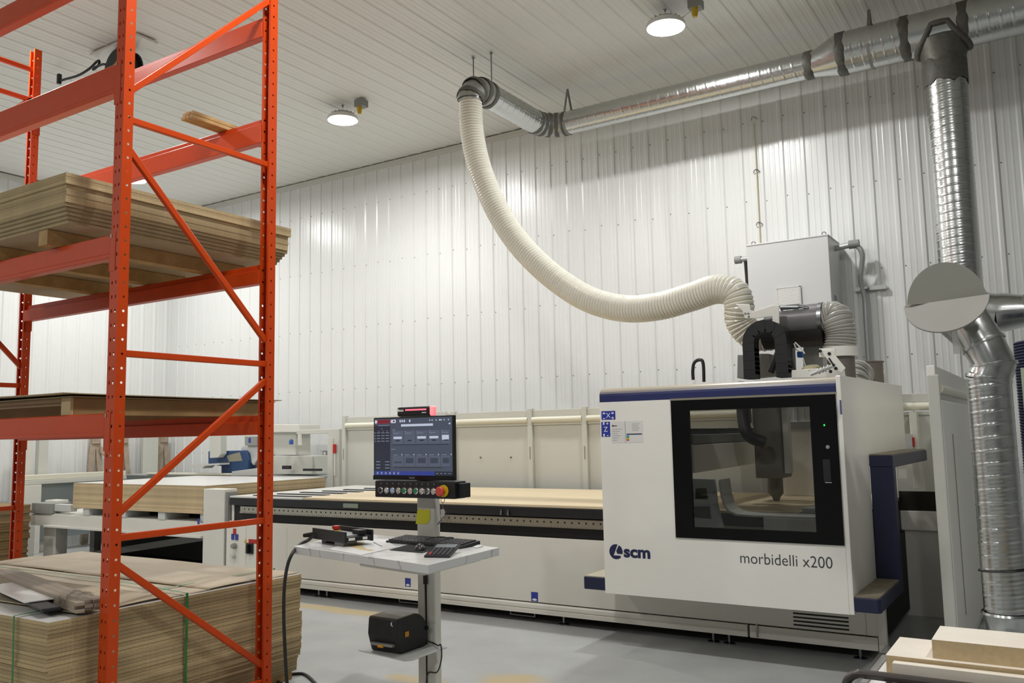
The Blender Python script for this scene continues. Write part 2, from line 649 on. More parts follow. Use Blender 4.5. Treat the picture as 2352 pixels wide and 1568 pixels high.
DY, DZ, DR = 8.62, 5.165, .135
DX1 = at(1255, 295, Z=DZ).x
BX = DX1
BY = 7.22
HT = at(1081, 230, Y=7.08)
run = thing('duct_run', 'silver spiral duct under the ceiling with an elbow and wide tee along the back wall', 'duct', (-3.2, DY, CEIL - .019))
# branch towards the hose, corner, small run
g = MB()
spiral(g, (BX, BY + .16, DZ), (BX, DY - .26, DZ), DR)
g.build('branch_duct', GALV, run)
corner = []
for k in range(5):
    a = k / 4 * PI / 2
    corner.append(Vector((BX + .26 * (1 - math.cos(a)), DY - .26 + .26 * math.sin(a), DZ)))
g = MB()
gored(g, corner, DR)
g.build('elbow', GALVD, run)
for k, q in enumerate(corner):
    d = (corner[min(k + 1, 4)] - corner[max(k - 1, 0)])
    band(MB(), q, d, DR, .05 if k else .06).build('sealed_joint', SEAL, run)
XS = at(1860, 160, Y=DY).x
g = MB()
spiral(g, (BX + .26, DY, DZ), (XS, DY, DZ), DR)
g.build('straight_duct', GALV, run)
XB = at(1936, 128, Y=DY).x
XT0, XT1 = at(2082, 95, Y=DY).x, at(2215, 65, Y=DY).x
BR, BZ = .205, 5.20
g = MB()
g.loft([[Vector((x, DY + rr * math.cos(2 * PI * i / 36), zz + rr * math.sin(2 * PI * i / 36))) for i in range(36)] for (x, rr, zz) in ((XS, DR, DZ), (XS + .06, DR, DZ), (XB - .04, BR, BZ), (XB, BR, BZ))], False)
g.build('reducer', GALV, run)
g = MB()
spiral(g, (XB, DY, BZ), (XT0, DY, BZ), BR, .095, 36)
spiral(g, (XT1, DY, BZ), (4.0, DY, BZ), BR, .095, 36)
g.build('wide_duct', GALV, run)
g = MB()
g.loft([[Vector((x, DY + BR * math.cos(2 * PI * i / 36), BZ + BR * math.sin(2 * PI * i / 36))) for i in range(36)] for x in (XT0, XT0 + .2, XT1 - .2, XT1)], False)
VX, VR = -.665, .175
XC = (XT0 + XT1) / 2
VX = XC + .06
g.build('tee', GALV, run)
g = MB()
g.lathe([(VR + .05, .0), (VR + .028, .10), (VR + .008, .17), (VR + .002, .22), (VR + .002, .34)], (VX, DY, BZ - .12), (0, 0, -1), n=36, cap=False)
g.build('branch_collar', mat('dull_collar', '#76756d', .5, metal=.5, noise=.4, nscale=14), run)
for x, r_, z_ in ((XS, DR, DZ), (XB, BR, BZ), (XT0, BR, BZ), (XT1, BR, BZ)):
    band(MB(), (x, DY, z_), (1, 0, 0), r_, .085).build('sealed_joint', SEAL, run)
band(MB(), (VX, DY, 4.78), (0, 0, 1), VR + .006, .22).build('sealed_joint', SEAL, run)
sd = MB()
sp_ = []
for j in range(41):
    a = 2 * PI * j / 40
    yy = (VR + .045) * math.sin(a)
    sp_.append(Vector((VX + (VR + .045) * math.cos(a), DY + yy, BZ - math.sqrt(max(.0004, BR ** 2 - min(yy, BR - .005) ** 2)) - .008 if abs(yy) < BR else BZ - .01)))
sd.tube(sp_, .026, 10)
sd.build('saddle_seal', SEAL, run)
# downpipe
VB = at(2210, 735, Y=DY).z
g = MB()
spiral(g, (VX, DY, VB + .30), (VX, DY, 4.70), VR, .078, 34, .0030)
g.build('downpipe', GALV, run)
el = [Vector((VX + .26 * (1 - math.cos(a)), DY, VB + .30 - .26 * math.sin(a))) for a in [k / 4 * PI / 2 for k in range(5)]]
g = MB()
gored(g, el, VR * .97)
g.build('elbow', GALV, run)
# hose elbow at the free end
HZ = DZ
e2 = [Vector((BX, BY + .16, HZ)), Vector((BX, BY + .04, HZ)), Vector((BX + (HT.x - BX) * .45, BY - .07, HZ - .03)), Vector((HT.x, HT.y, HZ - .13)), Vector((HT.x, HT.y, HT.z))]
g = MB()
gored(g, e2, DR + .004)
g.build('elbow', GALVD, run)
for k in range(0, 4):
    d = e2[k + 1] - e2[max(k - 1, 0)]
    band(MB(), e2[k], d, DR + .006, .055).build('sealed_joint', SEAL, run)

# rods and straps
for i, (px_, py_) in enumerate(((1087, 133), (1128, 122))):
    q = at(px_, py_, Z=CEIL - .012)
    m = MB().tube([q, Vector((q.x, q.y, DZ + .1))], .007, 8)
    m.lathe([(.02, 0), (.02, -.008), (0, -.008)], q, n=10)
    tag(m.build('hanger_rod', STEEL), ('left' if i == 0 else 'right') + ' thin steel rod from the ceiling to the duct elbow above the cream hose', 'rod', 'ceiling rods of the duct elbow')
for i, (x, r_, z_, lab) in enumerate(((at(1300, 198, Z=CEIL).x, DR, DZ, 'metal strap looped over the narrow duct near its corner elbow'), (at(2002, 32, Z=CEIL).x, BR, BZ, 'metal strap looped over the wide duct beside the reducer'))):
    m = MB()
    pts = [Vector((x, DY, CEIL - .02))]
    for a in [PI / 2 - 1.25 + 0, *[-.2 - k * .245 for k in range(12)]]:
        pts.append(Vector((x, DY + (r_ + .006) * math.cos(a), z_ + (r_ + .006) * math.sin(a))))
    pts.append(Vector((x, DY, CEIL - .02)))
    rings = [[p + Vector((-.013, 0, 0)), p + Vector((.013, 0, 0))] for p in pts]
    for k in range(len(pts) - 1):
        m.quad(rings[k][0], rings[k][1], rings[k + 1][1], rings[k + 1][0])
    tag(m.build('hanger_strap', GREY, solid=.003), lab, 'strap', 'ceiling straps of the duct')


# cream flexible hose
def hose(mb, path, r, pitch, amp, n=26, mi=0, rfun=None):
    pts = resample(path, pitch / 4)
    rad = []
    for k in range(len(pts)):
        ph = (k % 4)
        rr = rfun(k / (len(pts) - 1)) if rfun else r
        rad.append(rr + (amp if ph == 0 else amp * .25 if ph in (1, 3) else -amp * .6))
    f0 = len(mb.f)
    mb.tube(pts, r, n, True, rad, mi)
    for k in range(len(pts) - 1):
        if k % 4 == 2:
            for i in range(n):
                mb.mi[f0 + k * n + i] = 1
    return mb


CREAM = mat('cream_hose', '#efece0', .28, noise=.05, nscale=5, spec=.6, coat=.2)
nt = CREAM.node_tree
HCOIL = mat('hose_coil', '#a59c80', .45)
hp = [Vector((HT.x, HT.y, HT.z + .03)), at(1083, 300, Y=7.1)]
hp[1].x = (hp[1].x + HT.x) / 2
for (x, y, Yv) in ((1100, 380, 7.12), (1131, 460, 7.14), (1172, 532, 7.16), (1222, 592, 7.16), (1283, 645, 7.16), (1352, 687, 7.12), (1430, 708, 7.08), (1510, 704, 7.03), (1588, 682, 6.98), (1645, 664, 6.93), (1686, 672, 6.9), (1698, 702, 6.9), (1699, 735, 6.93), (1722, 765, 6.97), (1762, 772, 7.0), (1800, 752, 7.0)):
    hp.append(at(x, y, Y=Yv))
hs = thing('flexible_hose', 'cream ribbed flexible hose hanging in a long curve from duct elbow to machine', 'hose', (hp[8].x, hp[8].y, hp[8].z))
hose(MB(), spline(hp, 10), .118, .030, .006, 30).build('hose_wall', [CREAM, HCOIL], hs)
HPATH = hp
band(MB(), hp[0] + Vector((0, 0, -.03)), (0, 0, 1), .126, .03, .004).build('clamp', STEEL, hs)
# ================================================================ orange pallet rack
RX0, RXL = -4.18, -7.03          # right faces of the right and left posts
RYF, RYB = 2.69, 3.77            # front of the front posts, back of the rear posts
PW, PD, PH = .076, .06, 4.84


def holed_strip(mb, P, width, cols, pitch, h, hole, n=10):
    """a steel face P(u, z) of the given width with a column of holes at each u in cols; hole = (half width, half height)"""
    k = 0
    xs = [0]
    for i in range(len(cols) - 1):
        xs.append((cols[i] + cols[i + 1]) / 2)
    xs.append(width)
    z = .0
    while z < h - 1e-6:
        z1 = min(h, z + pitch)
        for i, c in enumerate(cols):
            u0, u1 = xs[i], xs[i + 1]
            if z1 - z < pitch * .9:
                mb.add([P(u0, z), P(u1, z), P(u1, z1), P(u0, z1)], [(0, 1, 2, 3)])
                continue
            zc = (z + z1) / 2
            pts = []
            for j in range(n):
                a = 2 * PI * j / n + PI / n
                pts.append((c + hole[0] * math.cos(a), zc + hole[1] * math.sin(a)))
            out = []
            for j in range(n):
                a = 2 * PI * j / n + PI / n
                ca, sa = math.cos(a), math.sin(a)
                hw = (u1 - c) if ca > 0 else (c - u0)
                hh = pitch / 2
                t = min(hw / abs(ca) if abs(ca) > 1e-6 else 9e9, hh / abs(sa) if abs(sa) > 1e-6 else 9e9)
                out.append((c + ca * t, zc + sa * t))
            vs = [P(*p) for p in pts] + [P(*p) for p in out]
            fs = [(j, (j + 1) % n, n + (j + 1) % n, n + j)[::-1] for j in range(n)]
            # corners of the cell
            cs = [(u0, z), (u1, z), (u1, z1), (u0, z1)]
            base = len(vs)
            for (cu, cz) in cs:
                best = None
                for j in range(n):
                    a, b = out[j], out[(j + 1) % n]
                    on_v = lambda p: abs(p[0] - cu) < 1e-6
                    on_h = lambda p: abs(p[1] - cz) < 1e-6
                    if (on_v(a) and on_h(b)) or (on_h(a) and on_v(b)):
                        best = j
                if best is not None:
                    vs.append(P(cu, cz))
                    fs.append((n + best, n + (best + 1) % n, len(vs) - 1)[::-1])
            mb.add(vs, fs)
        z = z1


rack = thing('pallet_rack', 'tall orange steel pallet rack carrying stacks of chipboard sheets', 'rack', ((RX0 + RXL) / 2 - .04, (RYF + RYB) / 2, 0))


def post(xr, front):
    m = MB()
    yo = RYF if front else RYB
    s_ = 1 if front else -1
    xl = xr - PW
    pitch = .0762
    # face with two columns of slots, two flanges with a column of round holes, lips
    holed_strip(m, lambda u, z: (xl + u, yo, z), PW, [.022, .054], pitch, PH, (.0055, .011), 8)
    holed_strip(m, lambda u, z: (xr, yo + s_ * u, z), PD, [.034], pitch, PH, (.007, .007), 10)
    holed_strip(m, lambda u, z: (xl, yo + s_ * u, z), PD, [.034], pitch, PH, (.007, .007), 10)
    for x0, x1 in ((xl, xl + .016), (xr - .016, xr)):
        m.add([(x0, yo + s_ * PD, 0), (x1, yo + s_ * PD, 0), (x1, yo + s_ * PD, PH), (x0, yo + s_ * PD, PH)], [(0, 1, 2, 3)])
    p = m.build('post', ORANGE, rack)
    f = MB().box((xl - .03, yo - .045 * s_ - .0, 0), (xr + .03, yo + (PD + .045) * s_, .008))
    f.build('foot_plate', ORANGE, p)
    return p


def bar(a, b, wx=.014, h=.018, inset=0):
    """rectangular brace between two points of a frame plane x = const"""
    a, b = Vector(a), Vector(b)
    d = (b - a).normalized()
    n = Vector((0, -d.z, d.y))
    vs = []
    for p in (a, b):
        for sx, sn in ((-1, -1), (1, -1), (1, 1), (-1, 1)):
            vs.append(p + Vector((wx * sx, 0, 0)) + n * (h * sn))
    return MB().add(vs, [(0, 1, 2, 3), (7, 6, 5, 4), (0, 4, 5, 1), (1, 5, 6, 2), (2, 6, 7, 3), (3, 7, 4, 0)])


for xr in (RX0, RXL):
    post(xr, True)
    post(xr, False)
    xc = xr - .030
    yf, yb = RYF + PD - .01, RYB - PD + .012
    for z in (.10, 1.06, 2.025, 3.31, 4.40, 4.66):
        if xr == RX0 and z > 4.3:
            continue
        bar((xc, yf, z), (xc, yb, z)).build('brace', ORANGE, rack, bevel=.004)
    for za, zb in ((.93, .20), (1.18, 1.92), (3.15, 2.17), (3.47, 4.42)):
        bar((xc, yf, za), (xc, yb, zb)).build('brace', ORANGE, rack, bevel=.004)

BEAMS = ((1.585, 1.708), (2.54, 2.668), (3.465, 3.63), (4.18, 4.325))
LEV = ('lowest', 'second', 'third', 'top')
CLIP = mat('zinc_clip', '#a9aaa2', .35, metal=.8)
for k, (z0, z1) in enumerate(BEAMS):
    for front in (True, False):
        s_ = 1 if front else -1
        yo = RYF + .004 if front else RYB - .004
        xa, xb = RXL + .004, RX0 - PW - .004
        m = MB()
        prof = [(yo, z0 + .006), (yo + .006 * s_, z0), (yo + .060 * s_, z0), (yo + .060 * s_, z1 - .04), (yo + .036 * s_, z1 - .04), (yo + .036 * s_, z1), (yo + .005 * s_, z1), (yo, z1 - .005)]
        m.prism(prof, 'x', xa, xb)
        # shallow rib pressed along the face
        m.box((xa, yo - .002 * s_, z0 + .022), (xb, yo + .004 * s_, z0 + .028))
        bm = m.build('beam', ORANGE, rack, bevel=.003)
        for x, dx in ((xa, -1), (xb, 1)):
            c = MB()
            zc0 = z0 - .075
            c.box((x - .004 * dx, yo - .007 * s_, zc0), (x + .048 * dx, yo - .003 * s_, z1 + .008))
            c.box((x - .006 * dx, yo - .007 * s_, zc0), (x, yo + .045 * s_, z1 + .008))
            cn = c.build('connector', ORANGE, bm, bevel=.0015, seg=1)
            MB().box((x + .006 * dx, yo - .010 * s_, z1 - .022), (x + .016 * dx, yo - .0075 * s_, z1 - .002)).build('safety_clip', CLIP, bm)

# ---------------------------------------------------------------- chipboard sheets
CHIP = boardmat('chipboard', '#cdb88e', '#a88f62')
CHIPT = boardmat('chipboard_faces', '#c4b496', '#b09c78', scale=120)
MEL = mat('white_melamine', '#deddd8', .28, noise=.02, nscale=3, spec=.5)
MDF = boardmat('mdf', '#d2bd98', '#c4ab80', scale=90)
PALE = mat('pale_birch_face', '#f0e8dc', .5, noise=.08, nscale=4, col2='#e8dcc9')


def sheet(name, x0, x1, y0, y1, z0, z1, mats, rz=0.0, label=None, cat='sheet', group=None):
    """one flat board; material 0 edges, 1 faces"""
    c = Vector(((x0 + x1) / 2, (y0 + y1) / 2, z0))
    m = MB()
    a, b, h = (x1 - x0) / 2, (y1 - y0) / 2, z1 - z0
    R = Matrix.Rotation(rz, 3, 'Z')
    q = [c + R @ Vector(p) for p in ((-a, -b, 0), (a, -b, 0), (a, b, 0), (-a, b, 0), (-a, -b, h), (a, -b, h), (a, b, h), (-a, b, h))]
    m.add(q, [(0, 1, 5, 4), (1, 2, 6, 5), (2, 3, 7, 6), (3, 0, 4, 7)], False, 0)
    m.add(q, [(4, 5, 6, 7)], False, 1)
    m.add(q, [(0, 3, 2, 1)], False, 2 if len(mats) > 2 else 1)
    o = m.build(name, mats, bevel=.0009, seg=1)
    return tag(o, label, cat, group)


# stack on the second pair of beams, on three wooden bearers
zb = BEAMS[1][1]
sx1, sy0, sy1 = -4.47, 2.55, 4.17
sx0 = sx1 - 2.44
TH = .0195
for i, x in enumerate((-4.80, -5.45, -6.1)):
    tag(MB().box((x - .045, 2.62 if i == 0 else 2.66, zb + .001), (x + .045, 4.02, zb + .089)).build('wood_bearer', WOOD, bevel=.003),
        ('nearest' if i == 0 else 'middle' if i == 1 else 'farthest left') + ' pine bearer under the sheets on the second rack level', 'timber', 'bearers under the upper sheet stack')
ns = 13
rs = random.Random(3)
for i in range(ns):                      # i counts from the bottom
    z0 = zb + .0905 + i * (TH + .0003)
    if i < 5:
        inset, dy = .012 * (5 - i) + .01, .013 * (5 - i)
    elif i < 10:
        inset, dy = .012, .014
    else:
        inset, dy = 0, 0
    j = rs.uniform(-.0015, .0015)
    sheet('chipboard_sheet', sx0 - inset, sx1 - inset + j, sy0 + dy + j, sy1 - dy * .9 + j, z0, z0 + TH, [CHIP, CHIPT],
          label=('bottom' if i == 0 else ORD[ns - 1 - i]) + ' chipboard sheet in the stack on the second rack level', cat='sheet', group='chipboard stack on the second rack level')

# thin sheets and a plywood crate on the lowest beams
zb = BEAMS[0][1]
cr = thing('shallow_crate', 'brown plywood crate lying under thin sheets on the lowest rack level', 'crate', (-5.8, 3.4, zb))
PLYB = mat('brown_plywood', '#9c7f52', .6, noise=.15, nscale=6, col2='#8a6c40')
PLYE = mat('pale_end_grain', '#c4ad84', .65, noise=.15, nscale=20)
cx1, cy0, cy1 = -4.62, 2.71, 4.12
MB().box((cx1 - .018, cy0 + .02, zb + .002), (cx1, cy1, zb + .098)).build('side', PLYB, cr)
MB().box((cx1 - 2.2, cy1 - .018, zb + .002), (cx1 - .02, cy1, zb + .098)).build('side', PLYB, cr)
MB().box((cx1 - .09, cy0, zb + .002), (cx1 - .0, cy0 + .018, zb + .098)).build('end_block', PLYE, cr)
MB().box((cx1 - 2.2, cy0 + .25, zb + .002), (cx1 - .02, cy0 + .268, zb + .075)).build('rail', PLYB, cr)
MB().box((cx1 - 2.2, cy0 + .02, zb + .088), (cx1 - .0205, cy1 - .02, zb + .098)).build('top_panel', PLYB, cr)
BRN = mat('hardboard', '#a8946f', .6, noise=.12, nscale=8)
for i, (a, b, c, d, zt, lab) in enumerate(((-6.9, -4.60, 2.70, 4.16, .100, 'lower thin brown hardboard sheet on the crate of the lowest rack level'), (-7.0, -4.58, 2.64, 4.20, .1115, 'upper warped brown hardboard sheet on the crate of the lowest rack level'))):
    m = MB()
    n = 12
    up, dn = [], []
    for iy in range(n + 1):
        for ix in range(n + 1):
            u, v = ix / n, iy / n
            x, y = a + (b - a) * u, c + (d - c) * v
            z = zb + zt + (.012 * (1 - v) ** 2 * (1 + .6 * math.sin(5 * u)) if i else .0)
            up.append((x, y, z + .0055))
            dn.append((x, y, z))
    N = n + 1
    vs = up + dn
    fs = []
    for iy in range(n):
        for ix in range(n):
            q = (iy * N + ix, iy * N + ix + 1, (iy + 1) * N + ix + 1, (iy + 1) * N + ix)
            fs.append(q)
            fs.append(tuple(len(up) + k for k in q[::-1]))
    for k in range(n):
        for (p, q) in ((k, k + 1), (n * N + k + 1, n * N + k), ((k + 1) * N, k * N), (k * N + n, (k + 1) * N + n)):
            fs.append((p, len(up) + p, len(up) + q, q))
    m.add(vs, fs)
    tag(m.build('hardboard_sheet', BRN), lab, 'sheet', 'thin sheets on the lowest rack level')

# bundle of pine strips across the third level, ends out at the back
zb = BEAMS[2][1]
p = at(440, 262, Z=zb + .03)
q = at(540, 292, Y=3.72)
st = rs = random.Random(5)
bx, by = p.x, p.y
for i in range(6):
    r_, c_ = i // 3, i % 3
    j = st.uniform(-.02, .02)
    x = -4.72 + c_ * .036
    z0 = zb + .002 + r_ * .026
    tag(MB().box((x, 3.44 + j, z0), (x + .034, 4.10 + j, z0 + .024)).build('pine_strip', WOOD, bevel=.002),
        ['left', 'middle', 'right'][c_] + ' pine strip of the ' + ('lower' if r_ == 0 else 'upper') + ' row laid across the third rack level', 'timber', 'pine strips on the third rack level')

# ---------------------------------------------------------------- strapped pile on the floor inside the rack
ZT = .67
PIT = .0199
px1, py0, py1 = -4.335, 2.47, 4.16
px0 = -6.92
th = .0183
n = 31
zs = ZT - n * PIT
sk = thing('pallet', 'low wooden pallet under the strapped chipboard pile', 'pallet', ((px0 + px1) / 2, (py0 + py1) / 2, 0))
for x in (px0 + .1, (px0 + px1) / 2, px1 - .1):
    MB().box((x - .05, py0 + .03, 0), (x + .05, py1 - .03, zs - .001)).build('skid', WOOD, sk)
rs = random.Random(11)
dx = dy = 0
for i in range(n):                       # from the top
    z1 = ZT - i * PIT
    if i in (3, 11, 12, 19, 26):
        dx, dy = rs.uniform(-.012, .012), rs.uniform(-.012, .012)
    jx, jy = dx + rs.uniform(-.002, .002), dy + rs.uniform(-.002, .002)
    if i > 22:
        jx -= (i - 22) * .003
    name = 'chipboard_sheet'
    sheet(name, px0 + jx, px1 + jx, py0 + jy, py1 + jy, z1 - th, z1, [CHIP, MEL if i == 0 else CHIPT],
          label=('topmost white-faced' if i == 0 else 'bottom' if i == n - 1 else ORD[i]) + ' chipboard sheet in the green-strapped floor pile', group='strapped chipboard pile on the floor')
# kraft cover sheets lying over the top, seams between them
KRAFT = mat('kraft_cover', '#c4b59d', .6, noise=.12, nscale=2.5, col2='#b5a58b')
seams = [2.50, 2.83, 3.15, 3.45, 3.80, 4.14]
for i in range(5):
    ya, yb = seams[i] + (.13 if i == 0 else 0), seams[i + 1] + .02
    m = MB()
    nx, ny = 24, 6
    for iy in range(ny + 1):
        for ix in range(nx + 1):
            u, v = ix / nx, iy / ny
            x = px0 + .05 + (px1 - px0 - .08) * u
            y = ya + (yb - ya) * v + .03 * math.sin(3 * u + i) * (u - .5)
            z = ZT + .004 + .007 * (i % 2) + .004 * v * (i % 2) + .004 * abs(math.sin(7 * u + 2 * i + 3 * v))
            if i == 0 and v < .2:
                z += .012 * (1 - v / .2) * abs(math.sin(4 * u + 1))
            m.v.append(Vector((x, y, z)))
    for iy in range(ny):
        for ix in range(nx):
            k = iy * (nx + 1) + ix
            m.f.append([k, k + 1, k + nx + 2, k + nx + 1])
            m.sm.append(True)
            m.mi.append(0)
    tag(m.build('cover_sheet', KRAFT, solid=.004), ['front', 'second', 'middle', 'fourth', 'rear'][i] + ' strip of brown kraft cover on the strapped pile, counted from the aisle', 'cover', 'kraft covers on the strapped pile')
# green straps
GREEN = mat('green_strap', '#2f7a3c', .4)


def strap(pts, w_dir, w_, name, lab):
    m = MB()
    w_dir = Vector(w_dir) * w_ / 2
    vs = []
    for p in pts:
        vs += [Vector(p) - w_dir, Vector(p) + w_dir]
    m.add(vs, [(2 * k, 2 * k + 1, 2 * k + 3, 2 * k + 2) for k in range(len(pts) - 1)])
    return tag(m.build(name, GREEN, solid=.001), lab, 'strap', 'green straps of the pile')


ys = at(425, 1380, X=px1).y
e = .021
strap([(px1 + e, ys, .05), (px1 + e + .004, ys - .005, .35), (px1 + e, ys, .60), (px1 + e - .004, ys, ZT + .020), (px1 - .12, ys, ZT + .024), (px1 - .35, ys + .02, ZT + .028), (px1 - .9, ys + .06, ZT + .026), (px0 - e, ys + .06, ZT + .020), (px0 - e, ys + .06, .05)], (0, 1, 0), .016, 'strap', 'green plastic strap running down the long side of the chipboard pile')
xs_ = at(40, 1450, Y=py0).x
strap([(xs_, py0 - e, .05), (xs_ + .01, py0 - e, .35), (xs_, py0 - e, ZT + .012), (xs_, py0 + .2, ZT + .014), (xs_, py1 + e, ZT + .014), (xs_, py1 + e, .05)], (1, 0, 0), .016, 'strap', 'green plastic strap running down the short front side of the chipboard pile')

# things lying on the pile
zt = ZT + .024
GRB = mat('taupe_strip', '#a39583', .5, noise=.08, nscale=10)
a0 = at(205, 1398, Z=zt + .03)
b0 = at(0, 1320, Z=zt + .03)
d = (b0 - a0)
d.z = 0
d.normalize()
nrm = Vector((-d.y, d.x, 0))
if nrm.y < 0: nrm = -nrm
PLAS = glassmat('clear_wrap', '#ffffff', .86, .12)
idx = 0
for lay in range(3):
    for c_ in range(3):
        o_ = a0 + nrm * (c_ * .046 - .035) + d * (.09 + .012 * ((lay * 2 + c_ * 3) % 4))
        m = MB()
        R = Matrix((d, nrm, Vector((0, 0, 1)))).transposed()
        m.box((0, 0, 0), (1.6, .043, .017), R=R, c=(o_.x, o_.y, zt + lay * .018))
        tag(m.build('edge_strip', GRB, bevel=.001, seg=1), ['nearest', 'middle', 'rear'][c_] + ' taupe strip in the ' + ['lower', 'middle', 'upper'][lay] + ' layer wrapped in clear film on the pile', 'strip', 'taupe strips on the floor pile')
wr = MB()
for k in range(15):
    t_ = k / 14
    c = a0 + d * (.20 + .15 * t_) + nrm * .033
    ring = []
    for j in range(22):
        a = 2 * PI * j / 22
        rr = 1 + .16 * math.sin(5 * a + 9 * t_) + .12 * math.sin(3 * a - 14 * t_)
        ring.append(Vector((c.x, c.y, zt + .030)) + nrm * (.078 * rr * math.cos(a)) + Vector((0, 0, 1)) * max(-.029, .046 * rr * math.sin(a)))
    wr.v += ring
for k in range(14):
    for j in range(22):
        wr.f.append([k * 22 + j, k * 22 + (j + 1) % 22, (k + 1) * 22 + (j + 1) % 22, (k + 1) * 22 + j])
        wr.sm.append(False)
        wr.mi.append(0)
tag(wr.build('stretch_wrap', PLAS), 'crumpled clear stretch film wound round the taupe strips', 'plastic wrap')
for i in range(3):
    o_ = at(140 - i * 3, 1408 + 3 * i, Z=ZT + .004)
    m = MB()
    R = Matrix((d, nrm, Vector((0, 0, 1)))).transposed()
    m.box((0, -.045, 0), (.9, .045, .011), R=R, c=(o_.x - nrm.x * .035, o_.y - nrm.y * .035, ZT + .016 + i * .0115))
    tag(m.build('black_strip', BLACK, bevel=.003), ['lower', 'middle', 'upper'][i] + ' flat black strip stacked beside the taupe strips on the pile', 'strip', 'black strips on the floor pile')
o_ = at(92, 1385, Z=ZT + .042)
m = MB()
m.box((0, -.075, 0), (.8, .075, .006), R=R, c=(o_.x, o_.y, ZT + .052))
tag(m.build('white_offcut', MEL, bevel=.001, seg=1), 'narrow white offcut lying on the black strips', 'offcut')

# wrapped stack of boards behind the rack, left
q0 = at(75, 1150, Y=4.9)
SH = boardmat('brown_board_edges', '#a98b5c', '#8a6c42')
wx1 = at(72, 1160, Y=6.15).x
for i in range(20):
    z0 = .08 + i * .0356
    jj = rs.uniform(-.01, .01)
    tag(MB().box((wx1 - 1.3 + jj, 4.95 + jj, z0), (wx1 + jj - .0012 * (20 - i) ** 1.0 * 2, 6.15 + jj, z0 + .0345)).build('brown_board', SH, bevel=.002),
        ('bottom' if i == 0 else ORD[19 - i]) + ' board of the film-wrapped brown stack behind the rack', 'board', 'film-wrapped brown stack behind the rack')
m = MB()
tag(m.box((wx1 - 1.28, 4.98, 0), (wx1 - .08, 6.1, .078)).build('wood_plinth', WOOD), 'wooden plinth under the film-wrapped brown stack', 'plinth')
fm = MB()
F = [(wx1 - 1.34, 4.92), (wx1 + .022, 4.92), (wx1 + .03, 6.19), (wx1 - 1.34, 6.19)]
rings = []
for k in range(9):
    z = .05 + k * .093
    ring = []
    for e_ in range(4):
        p, q = F[e_], F[(e_ + 1) % 4]
        for s_ in range(8):
            u = s_ / 8
            ring.append(Vector((p[0] + (q[0] - p[0]) * u, p[1] + (q[1] - p[1]) * u, z + .006 * math.sin(9 * u + k))))
    rings.append(ring)
fm.loft(rings, False, False)
tag(fm.build('film', PLAS), 'clear film wrapped round the brown boards behind the rack', 'plastic wrap')

# ceiling hose reel behind the rack
q = at(283, 118, Z=CEIL - .06)
rl = thing('hose_reel', 'black hose reel with yellow hub on a white ceiling plate behind the rack', 'hose reel', (q.x, q.y, CEIL - .019))
MB().box((q.x - .40, q.y - .12, CEIL - .045), (q.x + .40, q.y + .12, CEIL - .0195)).build('ceiling_plate', MEL, rl, bevel=.003)
MB().box((q.x - .05, q.y - .05, CEIL - .10), (q.x + .05, q.y + .05, CEIL - .045)).build('bracket', BLACK, rl)
c = Vector((q.x, q.y, CEIL - .27))
for s_ in (-1, 1):
    MB().lathe([(.06, -.012), (.205, -.010), (.212, 0), (.205, .010), (.06, .012)], c + Vector((.02, s_ * .075, 0)), (0, 1, 0), n=36).build('side_disc', mat('reel_green_black', '#1c2722', .45), rl)
MB().lathe([(.165, -.07), (.165, .07)], c + Vector((.02, 0, 0)), (0, 1, 0), n=30).build('wound_hose', BLACK, rl)
MB().lathe([(.045, 0), (.045, .012), (0, .016)], c + Vector((.02, -.087, 0)), (0, -1, 0), n=18).build('hub', YEL, rl)
hp_ = [c + Vector((-.15, -.02, -.1))] + [at(x, y, Y=q.y - .05) for x, y in ((245, 150), (222, 153), (214, 160), (226, 150), (228, 140), (222, 142), (205, 158), (180, 173), (150, 182), (137, 186))]
MB().tube(spline(hp_, 6), .013, 8).build('hose_end', BLACK, rl)
e_ = hp_[-1]
MB().box((e_.x - .03, e_.y - .02, e_.z - .03), (e_.x + .01, e_.y + .02, e_.z + .08)).build('end_fitting', BLACK, rl, bevel=.006)
# ================================================================ routing machine with its hood
MY, HY = 6.30, 5.75                # front of the base, front of the hood
MXL, MXR = -7.66, -1.115
HX0, HX1, HZ0, HZ1 = -2.905, -1.225, .405, 1.885
HYB = 8.2
cnc = thing('routing_machine', 'large beige and navy wood routing machine with a windowed hood and long bed', 'machine', ((MXL + MXR) / 2, 7.3, 0))
BASEP = mat('base_panel', '#e0ddd2', .42, noise=.03, nscale=3)
SLOT = mat('black_slot', '#0b0b0b', .6)
m = MB()
m.box((MXL, MY, .17), (-1.24, MY + .02, .70))
m.box((-1.239, MY, .17), (MXR, MY + .02, .42))
m.box((MXL, MY + .02, .17), (MXL + .02, MY + 1.9, .70))
m.build('side_panel', BASEP, cnc, bevel=.004)
m = MB()
m.prism([(MY - .004, .162), (MY - .012, .150), (MY - .012, .125), (MY - .004, .120), (MY - .004, .114), (MY - .012, .110), (MY - .010, .078), (MY + .03, .078), (MY + .03, .162)], 'x', MXL, -2.05)
m.build('skirt', BASEP, cnc)
m = MB().box((-2.035, MY - .006, .075), (MXR - .055, MY + .02, .162))
m.box((MXR - .05, MY - .012, .07), (MXR + .004, MY + .03, .42))
m.build('corner_panel', BASEP, cnc, bevel=.003)
MB().box((MXL + .1, MY + .10, .055), (MXR - .1, MY + 1.9, .69)).build('underframe', DARK, cnc)
v = MB()
for k in range(6):
    z = .19 + .026 * k
    v.box((-1.72, MY - .0025, z), (-1.35, MY + .001, z + .011))
v.build('vent_slots', SLOT, cnc)
MB().box((-1.985, MY - .016, .085), (-1.972, MY + .0, .175)).build('latch', STEEL, cnc)
